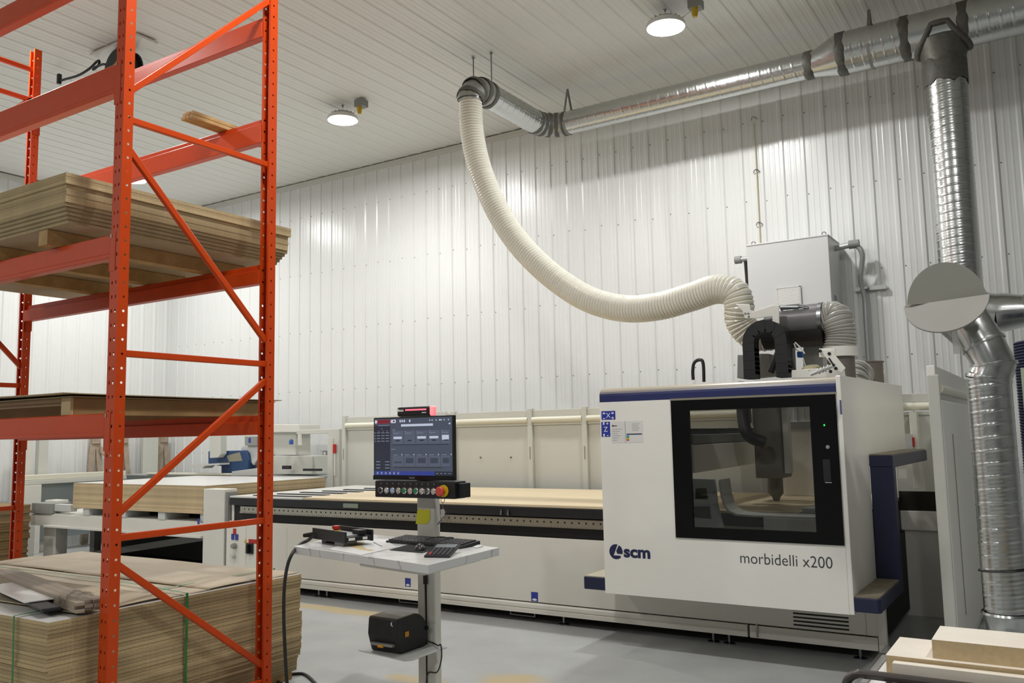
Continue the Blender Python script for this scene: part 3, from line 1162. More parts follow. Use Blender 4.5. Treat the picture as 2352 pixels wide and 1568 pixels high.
for x in (-6.38, -6.27, -3.60, -2.33, -2.21, -1.3):
    f = MB().cyl((x, MY + .06, .012), (x, MY + .06, .085), .011, 10)
    f.lathe([(.045, 0), (.045, .008), (.016, .016)], (x, MY + .06, 0), n=16)
    f.build('levelling_foot', STEEL, cnc)
for x in (-3.98, -5.2):
    MB().tube([(x - .12, MY + .03, .075), (x - .12, MY + .03, .045), (x + .12, MY + .03, .045), (x + .12, MY + .03, .075)], .008, 6).build('floor_bracket', STEEL, cnc)
# bed
MB().box((MXL + .02, MY + .05, .69), (MXR - .12, MY + 1.95, .87)).build('bed_core', SLOT, cnc)
gr_ = MB().box((MXL + .15, MY + .012, .785), (MXR - .1, MY + .05, .800)).box((MXL + .15, MY + .02, .80), (MXR - .1, MY + .06, .855))
for k in range(92):
    x = MXL + .22 + k * .066
    gr_.cyl((x, MY + .0185, .828), (x, MY + .022, .828), .0085, 8, mi=1)
for k in range(int(6.2 / .03)):
    x = MXL + .2 + k * .03
    gr_.box((x, MY + .006, .788), (x + .012, MY + .013, .797))
gr_.build('guide_rail', [ALU, SLOT], cnc)
MB().box((MXL, MY + .0, .868), (-1.235, MY + .05, .945)).box((MXL, MY + .05, .868), (-1.235, MY + 2.0, .945)).build('bed_edge', BLACK, cnc, bevel=.004)
XW = at(800, 1136, Z=.95).x
xw0 = MXL + .0
m = MB().box((xw0, MY + .006, .946), (XW, MY + 1.95, .962))
m.build('loading_surface', MEL, cnc)
for k in range(7):
    y = MY + .10 + k * .26
    xe = XW - .02 + .0 * k if k < 1 else XW + .0
    MB().box((xw0 + .25 + .08 * k, y, .962), (XW - .005, y + .05, .972)).build('rubber_strip', BLACK, cnc, bevel=.003)
MB().box((-5.99, MY - .012, .885), (-5.80, MY, .925)).build('socket_plate', mat('connector_grey', '#7f8a7c', .5), cnc)
for x in (-4.15, -4.08):
    MB().lathe([(.010, 0), (.010, .03), (.006, .032), (.006, .05)], (x, MY - .012, .872), n=8).build('pin', STEEL, cnc)
# blue stickers along the panel
BLUE = mat('sticker_blue', '#2b3a94', .45)
WH = mat('print_white', '#e9e9e6', .5)
for x, z in ((at(937, 1337, Y=MY).x, at(937, 1337, Y=MY).z), (at(1228, 1370, Y=MY).x, at(1228, 1370, Y=MY).z)):
    s_ = MB().box((x - .033, MY - .0015, z - .038), (x + .033, MY, z + .038)).build('sticker', BLUE, cnc)
    MB().prism([(x - .028, z - .024), (x, z - .012), (x + .028, z - .024), (x, z - .034)], 'y', MY - .0018, MY - .0026).build('arrow_mark', WH, s_)
# left control panel with switches
cx = at(545, 1240, Y=MY).x
g_ = MB().box((cx - .17, MY - .003, .20), (cx + .14, MY, .66)).box((cx + .15, MY - .003, .20), (cx + .75, MY, .66))
g_.build('cabinet_door', BASEP, cnc, bevel=.002)
RED = mat('red_plastic', '#b3281e', .4)
for px_, py_, mm in ((540, 1220, RED), (536, 1232, BLUE), (545, 1233, BLUE)):
    p = at(px_, py_, Y=MY)
    MB().box((p.x - .02, MY - .012, p.z - .03), (p.x + .02, MY - .003, p.z + .03)).build('label', mm, cnc)
for px_, py_, r_, mm in ((541, 1253, .03, GREY), (539, 1275, .028, LGREY)):
    p = at(px_, py_, Y=MY)
    MB().lathe([(r_, 0), (r_, .03), (r_ * .8, .045), (0, .045)], (p.x, MY - .003, p.z), (0, -1, 0), n=18).build('socket', mm, cnc)
p = at(575, 1259, Y=MY)
k_ = MB().box((p.x - .055, MY - .02, p.z - .055), (p.x + .055, MY - .003, p.z + .055)).build('main_switch', BLACK, cnc, bevel=.006)
MB().box((p.x - .012, MY - .055, p.z - .045), (p.x + .012, MY - .02, p.z + .045)).build('switch_lever', BLACK, k_, bevel=.004)
p = at(582, 1243, Y=MY)
MB().box((p.x - .07, MY - .0045, p.z - .022), (p.x + .07, MY - .003, p.z + .022)).build('warning_label', RED, cnc)
MB().prism([(p.x - .14, p.z - .02), (p.x - .09, p.z - .02), (p.x - .115, p.z + .025)], 'y', MY - .003, MY - .0045).build('warning_triangle', mat('warning_yellow', '#c9a227', .5), cnc)
# left end column of the machine
MB().box((MXL - .02, MY + .05, .15), (MXL + .02, MY + .6, .92)).build('end_plate', BASEP, cnc, bevel=.004)

# ---- hood
wx0, wx1 = at(1548, 1100, Y=HY).x, at(1931, 1100, Y=HY).x
wz0, wz1 = at(1745, 1243, Y=HY).z, at(1740, 912, Y=HY).z
gx0, gx1 = at(1588, 1080, Y=HY).x, at(1868, 1080, Y=HY).x
gz0, gz1 = at(1730, 1216, Y=HY).z, at(1725, 938, Y=HY).z
T = .035
ztop = HZ1 - .105
m = MB()
m.box((HX0, HY, HZ0), (HX1, HY + T, wz0))
m.box((HX0, HY, wz0), (wx0, HY + T, ztop))
m.box((wx1, HY, wz0), (HX1, HY + T, ztop))
m.box((wx0, HY, wz1), (wx1, HY + T, ztop))
m.box((HX0, HY + T, HZ0), (HX1, HY + .5, HZ0 + .02))
hood = m.build('hood', WHITE, cnc)
# rounded navy top edge
pr = [(HY + T, ztop), (HY, ztop), (HY, HZ1 - .06)]
for k in range(7):
    a = k / 6 * PI / 2
    pr.append((HY + .07 * (1 - math.cos(a)), HZ1 - .06 + .06 * math.sin(a)))
pr += [(HY + .45, HZ1 + .004), (HY + .45, HZ1 - .03), (HY + T, HZ1 - .03)]
HNAVY = mat('hood_navy', '#28305f', .35, noise=.05, nscale=10)
nt = HNAVY.node_tree                       # pale sawdust lies on what faces up
bs = nt.nodes['Principled BSDF']
src = bs.inputs['Base Color'].links[0].from_socket
ge = nt.nodes.new('ShaderNodeNewGeometry')
sp = nt.nodes.new('ShaderNodeSeparateXYZ')
nt.links.new(ge.outputs['True Normal'], sp.inputs[0])
mr = nt.nodes.new('ShaderNodeMapRange')
mr.inputs['From Min'].default_value, mr.inputs['From Max'].default_value = .2, .75
nt.links.new(sp.outputs['Z'], mr.inputs['Value'])
mc = nt.nodes.new('ShaderNodeMix')
mc.data_type = 'RGBA'
mc.inputs[7].default_value = lin('#b0a795')
nt.links.new(mr.outputs[0], mc.inputs[0])
nt.links.new(src, mc.inputs[6])
nt.links.new(mc.outputs[2], bs.inputs['Base Color'])
NAVYD = HNAVY
MB().prism(pr, 'x', HX0, HX1 - .002).build('top_edge', HNAVY, hood, angle=20)
# right side wall, with the taller rear part
m = MB()
side = [(HY, HZ0), (HY, HZ1), (HY + .02, HZ1 + .006), (HYB, HZ1 + .03), (HYB, 1.32), (6.52, 1.30), (6.52, HZ0)]
m.prism(side, 'x', HX1, HX1 + .03)
m.build('side_wall', WHITE, hood, bevel=.004)
m = MB().box((HX0, HY + T, HZ0 + .02), (HX0 + .025, HY + .42, HZ1 - .03))
m.build('side_wall', WHITE, hood)
# window
m = MB()
for a, b in (((wx0, HY - .008, wz0), (gx0, HY + .02, wz1)), ((gx1, HY - .008, wz0), (wx1, HY + .02, wz1)), ((gx0, HY - .008, wz0), (gx1, HY + .02, gz0)), ((gx0, HY - .008, gz1), (gx1, HY + .02, wz1))):
    m.box(a, b)
WFR = mat('window_black', '#0b0b0c', .3, spec=.2)
m.build('window_frame', WFR, hood)
TINT = glassmat('tinted_window', '#d2d2d0', .93, .02)
MB().box((gx0, HY + .002, gz0), (gx1, HY + .008, gz1)).build('window_pane', TINT, hood)
ST = mat('frame_line', '#8b8676', .4)
p0_, p1_ = at(1543, 915, Y=HY), at(1923, 901, Y=HY)
MB().box((wx0 - .005, HY - .006, wz1), (HX1, HY, wz1 + .014)).build('drip_rail', ST, hood)
hx = at(1903, 1080, Y=HY)
MB().box((hx.x - .03, HY - .010, hx.z - .07), (hx.x + .015, HY - .0085, hx.z + .07)).build('handle_recess', BLACK, hood, bevel=.0005, seg=1)
MB().box((hx.x - .022, HY - .012, hx.z - .078), (hx.x + .018, HY - .009, hx.z - .074)).build('latch_plate', LGREY, hood)
q = at(1894, 976, Y=HY)
MB().box((q.x - .004, HY - .0095, q.z - .006), (q.x + .004, HY - .008, q.z + .006)).build('status_light', mat('green_led', '#1fbf4a', .4, emit='#22e055', estr=1.5), hood)
q = at(1902, 1026, Y=HY)
MB().lathe([(.012, 0), (.012, .005), (0, .005)], (q.x, HY - .008, q.z), (0, -1, 0), n=14).build('lock', GREY, hood)
# lettering
INK = mat('navy_ink', '#20264f', .45)
m = MB()
a, b = at(1699, 1297, Y=HY), at(1910, 1297, Y=HY)
put_text(m, 'morbidelli x200', .1035, (a.x, HY - .0012, at(1800, 1298.5, Y=HY).z), bold=-.0006, width=b.x - a.x)
m.build('lettering', mat('charcoal_ink', '#3a3c44', .5), hood)
m = MB()
a, b = at(1433, 1280, Y=HY), at(1494, 1280, Y=HY)
put_text(m, 'scm', .112, (a.x, HY - .0012, at(1460, 1279.5, Y=HY).z), bold=.0045, width=b.x - a.x)
m.build('lettering', INK, hood)


def scm_mark(mb, c, r, y, ux=(1, 0, 0), uz=(0, 0, 1), out=(0, -1, 0), cut=None):
    """round badge: disc with a bent white stroke left open (built of two disc pieces)"""
    c, ux, uz, out = Vector(c), Vector(ux), Vector(uz), Vector(out)

    def P(u, v_):
        return c + ux * (u * r) + uz * (v_ * r) + out * y
    # left/lower body: everything left of the slanted stroke, and under the foot of it
    arc = [P(math.cos(t), math.sin(t)) for t in [math.radians(75 + k * (318 - 75) / 30) for k in range(31)]]
    # close along the stroke: from (318 deg) to inner corner and up
    body = arc + [P(.62, -.50), P(-.36, -.50)]
    k = len(body)
    mb.add(body, [tuple(range(k))])
    arc2 = [P(math.cos(t), math.sin(t)) for t in [math.radians(-8 + k_ * (62 + 8) / 12) for k_ in range(13)]]
    b2 = arc2 + [P(.03, .13), P(.17, -.26), P(.93, -.28)]
    # simple fan from an inner point
    ce = P(.5, .1)
    n0 = len(b2)
    mb.add(b2 + [ce], [(i, (i + 1) % n0, n0) for i in range(n0)])


m = MB()
c = at(1415, 1266.5, Y=HY)
scm_mark(m, c, .053, .0012)
m.build('badge', INK, hood)
# stickers on the front
SB = mat('sign_blue', '#2a3c9c', .4)
for (x0, y0, x1, y1, txt) in ((1382, 943, 1413, 964, 'X'), (1382, 968, 1401, 1003, 'Z')):
    a, b = at(x0, y1, Y=HY), at(x1, y0, Y=HY)
    s_ = MB().box((a.x, HY - .0015, a.z), (b.x, HY, b.z)).build('axis_sign', SB, hood, bevel=.0004, seg=1)
    mm = MB()
    xc, zc = (a.x + b.x) / 2, (a.z + b.z) / 2
    put_text(mm, txt, .052, (xc, HY - .0022, zc - .018), align='CENTER')
    if txt == 'X':
        put_text(mm, '-', .05, (xc - .035, HY - .0022, zc - .034), align='CENTER', bold=.001)
        put_text(mm, '+', .04, (xc + .035, HY - .0022, zc - .034), align='CENTER', bold=.001)
        for sx in (-1, 1):
            mm.box((xc + sx * .035 - .009, HY - .0022, zc + .010), (xc + sx * .035 + .009, HY - .0017, zc + .021))
    else:
        put_text(mm, '+', .034, (xc + .015, HY - .0022, zc + .030), align='CENTER', bold=.001)
        put_text(mm, '-', .04, (xc + .015, HY - .0022, zc - .055), align='CENTER', bold=.001)
        for sz in (-1, 1):
            mm.box((xc - .021, HY - .0022, zc + sz * .043 - .010), (xc - .009, HY - .0017, zc + sz * .043 + .010))
    mm.build('symbols', WH, s_)
a, b = at(1405, 1017, Y=HY), at(1436, 967, Y=HY)
PAPER = mat('label_paper', '#dcdbd8', .5)
l1 = MB().box((a.x, HY - .0012, a.z), (b.x, HY, b.z)).build('paper_label', PAPER, hood)
mm = MB()
put_text(mm, 'scm', .016, (a.x + .022, HY - .0018, b.z - .036), bold=.0006)
mm.lathe([(.007, 0), (0, .0003)], (a.x + .014, HY - .0015, b.z - .031), (0, -1, 0), n=12, cap=False)
mm.build('print', INK, l1)
TXT = mat('fine_print', '#a5a6a8', .6)
mm = MB()
for k, (w0, w1) in enumerate(((.008, .088), (.008, .07), (.008, .05), (.008, .075), (.008, .06), (.008, .045))):
    mm.box((a.x + w0, HY - .0016, b.z - .058 - .016 * k), (a.x + w1, HY - .0013, b.z - .054 - .016 * k))
mm.build('print', TXT, l1)
a, b = at(1437, 1016, Y=HY), at(1476, 966, Y=HY)
l2 = MB().box((a.x, HY - .0012, a.z), (b.x, HY, b.z)).build('paper_label', PAPER, hood)
mm = MB()
for k in range(6):
    mm.box((a.x + .055, HY - .0016, b.z - .020 - .010 * k), (a.x + .115 - .006 * (k % 3), HY - .0013, b.z - .017 - .010 * k))
mm.build('print', TXT, l2)
mm = MB().box((a.x + .01, HY - .0016, b.z - .098), (b.x - .008, HY - .0013, b.z - .090))
mm.build('print', INK, l2)
for k, hc in enumerate(('#3f8fd0', '#4aa04a', '#d8b82e', '#c8502c')):
    MB().box((a.x + .008, HY - .0016, b.z - .111 - .010 * k), (a.x + .030, HY - .0013, b.z - .101 - .010 * k)).build('colour_bar', mat('bar_%d' % k, hc, .5), l2)
# small sticker on the right side wall
q = at(1931, 935, X=HX1 + .03)
MB().box((HX1 + .03, q.y - .025, q.z - .045), (HX1 + .0312, q.y + .025, q.z + .045)).build('sticker', SB, hood)
# ---- navy bumpers
bx1 = HX1 + .185
top = mat('bumper_top', '#8d8470', .6, noise=.2, nscale=9, col2='#77705f')
DNAVY = mat('bumper_navy', '#1c2140', .5, noise=.1, nscale=15)
m = MB().prism([(HX1 + .032, HY), (bx1 - .015, HY), (bx1, HY + .02), (bx1, 6.62), (HX1 + .032, 6.62)], 'z', .425, .512)
b_ = m.build('side_bumper', DNAVY, cnc, bevel=.006)
MB().prism([(HX1 + .034, HY + .008), (bx1 - .02, HY + .008), (bx1 - .008, HY + .025), (bx1 - .008, 6.5), (HX1 + .034, 6.5)], 'z', .512, .520).build('dusty_top', top, b_)
MB().box((HX1 + .032, 6.52, .50), (bx1, 6.62, 1.29)).build('upright_bumper', DNAVY, cnc, bevel=.006)
b2 = MB().prism([(HX1 + .032, 6.52), (bx1, 6.52), (bx1 + .03, 8.0), (bx1, 8.12), (HX1 + .032, 8.12)], 'z', 1.275, 1.362).build('side_bumper', DNAVY, cnc, bevel=.006)
MB().prism([(HX1 + .034, 6.53), (bx1 - .008, 6.53), (bx1 + .02, 7.99), (bx1 - .01, 8.1), (HX1 + .034, 8.1)], 'z', 1.362, 1.369).build('dusty_top', top, b2)
b3 = MB().box((HX0 - .19, HY + .03, .415), (HX0 - .002, HY + .5, .505)).build('side_bumper', DNAVY, cnc, bevel=.006)
MB().box((HX0 - .182, HY + .038, .505), (HX0 - .004, HY + .49, .512)).build('dusty_top', mat('bumper_top_pale', '#b8b09c', .6), b3)
# ---- what the window shows
MB().prism([(6.17, 1.245), (8.2, 1.265), (8.2, 1.46), (6.17, 1.455)], 'x', -2.75, -2.35).build('gantry_beam', mat('beam_white', '#f0eee6', .4), cnc, bevel=.01)
MB().box((-2.70, 6.2, 1.46), (-2.36, 8.2, 1.53)).build('cable_tray', GREY, cnc, bevel=.005)
ac = MB()
ac.box((-2.68, 6.2, 1.53), (-2.40, 8.2, 1.555))
for k in range(32):
    ac.box((-2.66, 6.22 + k * .06, 1.555), (-2.42, 6.26 + k * .06, 1.575))
ac.build('cable_chain', BLACK, cnc)
CG = mat('column_grey', '#6f6d64', .5)
MB().box((-2.20, 7.15, 1.16), (-1.98, 7.45, 1.86)).build('spindle_column', CG, cnc, bevel=.01)
MB().box((-1.975, 7.2, 1.20), (-1.93, 7.3, 1.86)).build('column_rail', FENCE, cnc)
MB().lathe([(.06, 0), (.06, -.13), (.035, -.16), (.02, -.20), (0, -.20)], (-2.08, 7.3, 1.16), n=20).build('spindle', CG, cnc)
MB().tube(spline([(-2.26, 7.1, 1.95), (-2.25, 7.05, 1.7), (-2.2, 7.0, 1.52), (-2.08, 7.05, 1.45)], 6), .05, 12).build('dust_hose', BLACK, cnc)
MB().box((-2.19, 7.9, .97), (-1.235, 7.93, 1.55)).build('inner_wall', WHITE, cnc)
MB().box((-2.19, 7.88, 1.552), (-1.235, 7.92, 1.62)).build('brush_strip', GREY, cnc)
for k in range(3):
    tc_ = MB().lathe([(.03, 0), (.03, .05), (.045, .07), (.045, .11), (.02, .14)], (-1.40 + .06 * k, 6.95, 1.27 - .06 * (k % 2)), n=12)
    tc_.build('tool_holder', BLACK, cnc)
MB().box((-1.60, 6.85, 1.43), (-1.235, 7.1, 1.455)).build('tool_shelf', LGREY, cnc)
for x, z, h_ in ((-2.60, 1.62, .22), (-2.50, 1.60, .25), (-2.36, 1.60, .2)):
    MB().box((x, 8.10, z), (x + .075, 8.18, z + h_)).build('aggregate_block', CG, cnc, bevel=.006)
gb = MB()
yb_ = 6.05
cg_ = [at(x, y, Y=yb_) for x, y in ((1570, 1098), (1641, 1100), (1648, 1160), (1662, 1212), (1570, 1216))]
gb.prism([(p.x, p.z) for p in cg_], 'y', yb_, yb_ + .03)
gb.build('casting', mat('casting_grey', '#d3d9dc', .5), cnc, bevel=.006)
for pts_ in (((1598, 1121), (1622, 1121), (1626, 1146), (1597, 1145)), ((1594, 1163), (1630, 1163), (1633, 1191), (1593, 1188))):
    P = [at(x, y, Y=yb_ - .003) for x, y in pts_]
    MB().prism([(p.x, p.z) for p in P], 'y', yb_ - .003, yb_ - .0005).build('casting_opening', mat('opening_dark', '#5d5b54', .7), cnc)
arcp = [at(x, y, Y=6.0) for x, y in ((1650, 1105), (1655, 1140), (1662, 1162), (1672, 1176), (1690, 1184), (1730, 1187), (1800, 1189), (1870, 1191))]
rg = [[Vector((p.x, 6.0, p.z)), Vector((p.x, 6.22, p.z)), Vector((p.x + .010, 6.22, p.z + .012)), Vector((p.x + .010, 6.0, p.z + .012))] for p in arcp]
MB().loft(rg, True, False).build('flap_rail', LGREY, cnc)
MB().box((-1.80, 5.98, .70), (-1.235, 6.28, arcp[-1].z - .004)).build('inner_tray', LGREY, cnc)
MB().box((-1.62, 6.3, .968), (-1.235, 7.85, 1.0)).build('inner_bed', LGREY, cnc)
MB().box((-2.24, 5.86, .62), (-2.02, 5.98, .74)).build('inner_bracket', WHITE, cnc, bevel=.004)
MB().box((-2.86, HY + .36, .53), (-1.24, HY + .40, .70)).build('inner_apron', mat('apron_grey', '#8c8983', .6), cnc)
# cable loop on top left of the hood
p = at(1592, 872, Y=6.3)
MB().tube(spline([p, p + Vector((0, 0, .07)), p + Vector((.015, 0, .13)), p + Vector((.06, 0, .15)), p + Vector((.085, 0, .12)), p + Vector((.085, 0, -.02))], 6), .013, 8).build('cable_loop', BLACK, cnc)

# ---- extraction head on top: pipe, hoses, chain
TY = 6.95
pa, pb = at(1782, 742, Y=TY), at(1885, 744, Y=TY)
MB().cyl((pa.x - .06, TY, pa.z), (pb.x + .02, TY, pa.z), .128, 30).build('extraction_pipe', mat('pipe_grey', '#6e6c6b', .35), cnc)
BL2 = mat('pipe_black', '#1c1b1a', .45)
MB().prism([(TY + .16 * math.cos(a), pa.z - .06 + .15 * math.sin(a)) for a in [PI + .2 + k * (PI - .4) / 12 for k in range(13)]], 'x', pa.x - .09, pb.x + .03).build('pipe_cradle', BL2, cnc)
MB().cyl((pb.x + .0, TY, pa.z), (pb.x + .03, TY, pa.z), .134, 30).build('hose_clamp', STEEL, cnc)
CLR = mat('grey_hose', '#b3b1aa', .25, spec=.6, coat=.2)
CLRD = mat('grey_hose_coil', '#77756e', .3)
gh = [Vector((pb.x + .01, TY, pa.z)), Vector((pb.x + .10, TY, pa.z + .01))]
for (x, y) in ((1925, 742), (1931, 768), (1930, 800)):
    gh.append(at(x, y, Y=TY - .02))
hose(MB(), spline(gh, 8), .118, .022, .006, 28).build('grey_flexible_hose', [CLR, CLRD], cnc)
e_ = gh[-1]
MB().lathe([(.125, 0), (.125, -.075), (.10, -.075)], e_ + Vector((0, 0, .01)), n=28).build('collar', WHITE, cnc)
MB().lathe([(.10, -.06), (.10, -.30)], e_, n=24).build('hood_inlet', mat('inlet_grey', '#6d675f', .5), cnc)
q = at(1968, 856, X=-1.45)
q2_ = at(1985, 850, X=-1.42)
MB().lathe([(.115, -.2), (.115, .07), (.125, .075), (.125, .085), (0, .085)], q2_ + Vector((0, .22, 0)), n=26).build('dust_bin', mat('bin_taupe', '#7c736a', .5), cnc)
hh = [at(1995, 885, Y=6.35), at(1992, 858, Y=6.35), at(1972, 848, Y=6.35), at(1955, 862, Y=6.35), at(1950, 895, Y=6.35)]
hose(MB(), spline([q + Vector((0, -.12, -.16)), q + Vector((0, -.09, -.05)), q + Vector((0, .0, .0)), q + Vector((.01, .12, -.02))], 6), .105, .036, .007, 24).build('short_hose', [CLR, CLRD], cnc)
MB().lathe([(.06, 0), (.05, .09), (.02, .12), (0, .12)], at(2018, 866, X=-1.40) + Vector((0, 0, -.05)), (0.3, 0, 1), n=18).build('cap', WHITE, cnc)
# bracket plates
BR_Y = 6.72


def plate(pts, y, th, name, m_=WHITE, mirror=None):
    P = [at(px_, py_, Y=y) for px_, py_ in pts]
    return MB().prism([(p.x, p.z) for p in P], 'y', y, y + th).build(name, m_, cnc, bevel=.002, seg=1)


plate([(1690, 698), (1722, 699), (1724, 712), (1734, 714), (1775, 700), (1789, 701), (1790, 748), (1774, 748), (1774, 726), (1734, 731), (1711, 731), (1705, 713)], BR_Y, .012, 'hose_bracket')
bo = MB()
for (x, y) in ((1712, 720), (1719, 720), (1720, 727)):
    p = at(x, y, Y=BR_Y)
    bo.lathe([(.008, 0), (.008, .006), (0, .006)], p, (0, -1, 0), n=8)
bo.build('bolts', STEEL, cnc)
plate([(1881, 800), (1918, 800), (1918, 820), (1881, 820)], 6.5, .012, 'arm_plate')
plate([(1883, 803), (1908, 803), (1942, 845), (1932, 856), (1918, 848)], 6.48, .012, 'slotted_arm')
bo = MB()
for (x, y) in ((1884, 806), (1905, 812), (1920, 846), (1908, 853), (1914, 838)):
    p = at(x, y, Y=6.48)
    bo.lathe([(.012, 0), (.012, .008), (.006, .01), (0, .01)], p, (0, -1, 0), n=10)
p0_, p1_ = at(1904, 822, Y=6.48), at(1912, 834, Y=6.48)
bo.tube([p0_ + Vector((0, -.002, 0)), p1_ + Vector((0, -.002, 0))], .006, 6)
bo.build('bolts', DARK, cnc)
p0_, p1_ = at(1862, 860, Y=6.4), at(1912, 840, Y=6.4)
rr = MB().cyl(p0_, p1_, .012, 12)
dd = (p1_ - p0_)
for t_ in (.35, .5, .62, .8):
    rr.cyl(p0_ + dd * t_, p0_ + dd * (t_ + .06), .02, 12)
rr.build('air_cylinder', LGREY, cnc)
plate([(1818, 850), (1935, 842), (1940, 866), (1818, 868)], 6.55, .05, 'deck_plate')
plate([(1845, 780), (1890, 775), (1890, 860), (1845, 860)], 7.1, .2, 'rear_box', LGREY)
plate([(1694, 815), (1708, 815), (1708, 868), (1693, 868)], 6.9, .2, 'motor_box', GREY)
plate([(1731, 812), (1766, 812), (1771, 862), (1731, 866)], 6.8, .2, 'motor_box', mat('motor_grey', '#85847c', .5))
plate([(1794, 770), (1818, 768), (1822, 862), (1796, 864)], 7.0, .10, 'valve_block', mat('valve_dark', '#3b3a38', .5))
p = at(1838, 814, Y=6.8)
MB().box((p.x - .02, 6.78, p.z - .022), (p.x + .02, 6.84, p.z + .022)).build('blue_valve', mat('valve_blue', '#24539c', .4), cnc, bevel=.003)
for (pts, c_) in ((((1824, 788), (1829, 802), (1836, 806)), WH), (((1826, 786), (1840, 800), (1848, 812)), WH), (((1812, 792), (1818, 820), (1826, 850)), BLACK), (((1845, 825), (1850, 840), (1862, 855)), WH)):
    MB().tube(spline([at(x, y, Y=6.75) for x, y in pts], 6), .006, 6).build('air_line', c_, cnc)
for (a, b, r_) in (((1793, 706), (1835, 706), .02), ((1800, 714), (1848, 709), .012), ((1830, 703), (1856, 708), .014)):
    MB().cyl(at(*a, Y=6.86), at(*b, Y=6.86), r_, 10).build('fitting', STEEL, cnc)
MB().cyl(at(1770, 855, Y=6.7), at(1793, 800, Y=6.7), .03, 14).build('rubber_hose', BL2, cnc)
for x in (1812,):
    for y in (832, 855):
        p = at(x, y, Y=6.60)
        MB().box((p.x - .006, 6.6, p.z - .02), (p.x + .006, 6.62, p.z + .02)).build('orange_tag', ORANGE, cnc)
MB().lathe([(.07, 0), (.07, .015), (.055, .03), (0, .03)], at(1864, 850, Y=6.62), (0, -.3, 1), n=22).build('round_cap', mat('cap_olive', '#a39c7c', .4), cnc)
# energy chain: a bent band of links
CY = 6.52
c0, c1, ct = at(1722, 866, Y=CY), at(1797, 866, Y=CY), at(1760, 747, Y=CY)
R_ = (c1.x - c0.x) / 2
mid = (c0.x + c1.x) / 2
path = [Vector((c0.x, CY, c0.z + (ct.z - R_ - c0.z) * k / 8)) for k in range(9)]
path += [Vector((mid - R_ * math.cos(a), CY, ct.z - R_ + R_ * math.sin(a))) for a in [k / 14 * PI for k in range(1, 14)]]
path += [Vector((c1.x, CY, ct.z - R_ + (c0.z - ct.z + R_) * k / 8)) for k in range(9)]
path = resample(path, .034)
ch = MB()
for k in range(len(path) - 1):
    a, b = path[k], path[k + 1]
    d = (b - a).normalized()
    n_ = Vector((-d.z, 0, d.x))
    for (y0, y1, t0, t1) in ((0, .022, -.045, .045), (.10, .122, -.045, .045), (.022, .10, .032, .044), (.022, .10, -.044, -.034)):
        e0, e1 = (.02, .0) if k % 2 else (0, .02)
        vs = []
        for (pp, sgn) in ((a - d * .012, 1), (b + d * .012, 1)):
            for (yy, tt) in ((y0, t0), (y1, t0), (y1, t1), (y0, t1)):
                vs.append(pp + Vector((0, yy + (.002 if k % 2 else 0), 0)) + n_ * tt)
        ch.add(vs, [(0, 1, 2, 3), (7, 6, 5, 4), (0, 4, 5, 1), (1, 5, 6, 2), (2, 6, 7, 3), (3, 7, 4, 0)])
ch.build('energy_chain', BLACK, cnc)
# chipboard on the bed
xb0, xb1 = XW + .01, HX1 - .42
MDFP = mat('pale_mdf_face', '#dccaa8', .5, noise=.05, nscale=2)
tag(MB().box((xb0, MY + .008, .9475), (xb1, MY + 1.92, .967), 0).build('mdf_sheet', [MDFP]), 'long pale MDF sheet lying on the machine bed', 'sheet')
# ================================================================ guard fence behind the bed
FY = 8.45
FT = 1.83


def fpost(x, w_=.06, z1=FT + .02, y=FY):
    return MB().box((x - w_ / 2, y - .05, 0), (x + w_ / 2, y + .02, z1))


fx = [at(795, 1000, Y=FY).x, at(1045, 1000, Y=FY).x, at(1222, 1000, Y=FY).x, at(1347, 1000, Y=FY).x, -2.5]
labs = ['beige guard panel left of the monitor, beside the fence gate', 'widest beige guard panel right of the monitor', 'beige guard panel between the two posts left of the hood', 'beige guard panel running behind the machine hood']
SLT = mat('slot_grey', '#8e8b79', .5)
for i in range(4):
    a, b = fx[i] + .031, fx[i + 1] - .031
    t = thing('guard_panel', labs[i], 'guard', ((a + b) / 2, FY, 0), 'beige guard panels behind the bed')
    MB().box((a, FY - .012, .12), (b, FY + .006, 1.66)).build('sheet', FENCE, t, bevel=.002, seg=1)
    MB().box((a, FY - .03, FT - .075), (b, FY + .01, FT)).build('top_rail', FENCE, t, bevel=.004)
    MB().cyl((a, FY - .03, FT - .11), (b, FY - .03, FT - .11), .035, 16).build('round_rail', mat('rail_cream', '#dcd9c6', .35), t)
    MB().box((a, FY - .03, 1.66), (b, FY + .01, 1.70)).build('lower_rail', FENCE, t, bevel=.003)
    po = fpost(b + .031).build('post', FENCE, t, bevel=.004)
    MB().box((b + .025, FY - .0525, 1.28), (b + .037, FY - .05, 1.42)).build('slot', SLT, po)
    if i == 0:
        p2 = fpost(fx[0]).build('post', FENCE, t, bevel=.004)
        MB().box((fx[0] - .006, FY - .0525, 1.28), (fx[0] + .006, FY - .05, 1.42)).build('slot', SLT, p2)
    if i == 1:
        kn = MB()
        for xx in (a + .35, b - .25):
            kn.lathe([(.01, 0), (.01, .012), (0, .012)], (xx, FY - .012, 1.3), (0, -1, 0), n=8)
        kn.build('bolts', STEEL, t)
p = at(1015, 944, Y=FY)
s_ = MB().box((p.x - .10, FY - .075, FT - .03), (p.x + .12, FY - .05, FT + .02))
tag(s_.build('sensor_box', LGREY, bevel=.004), 'small light grey sensor box on the fence post right of the signal bar', 'sensor')

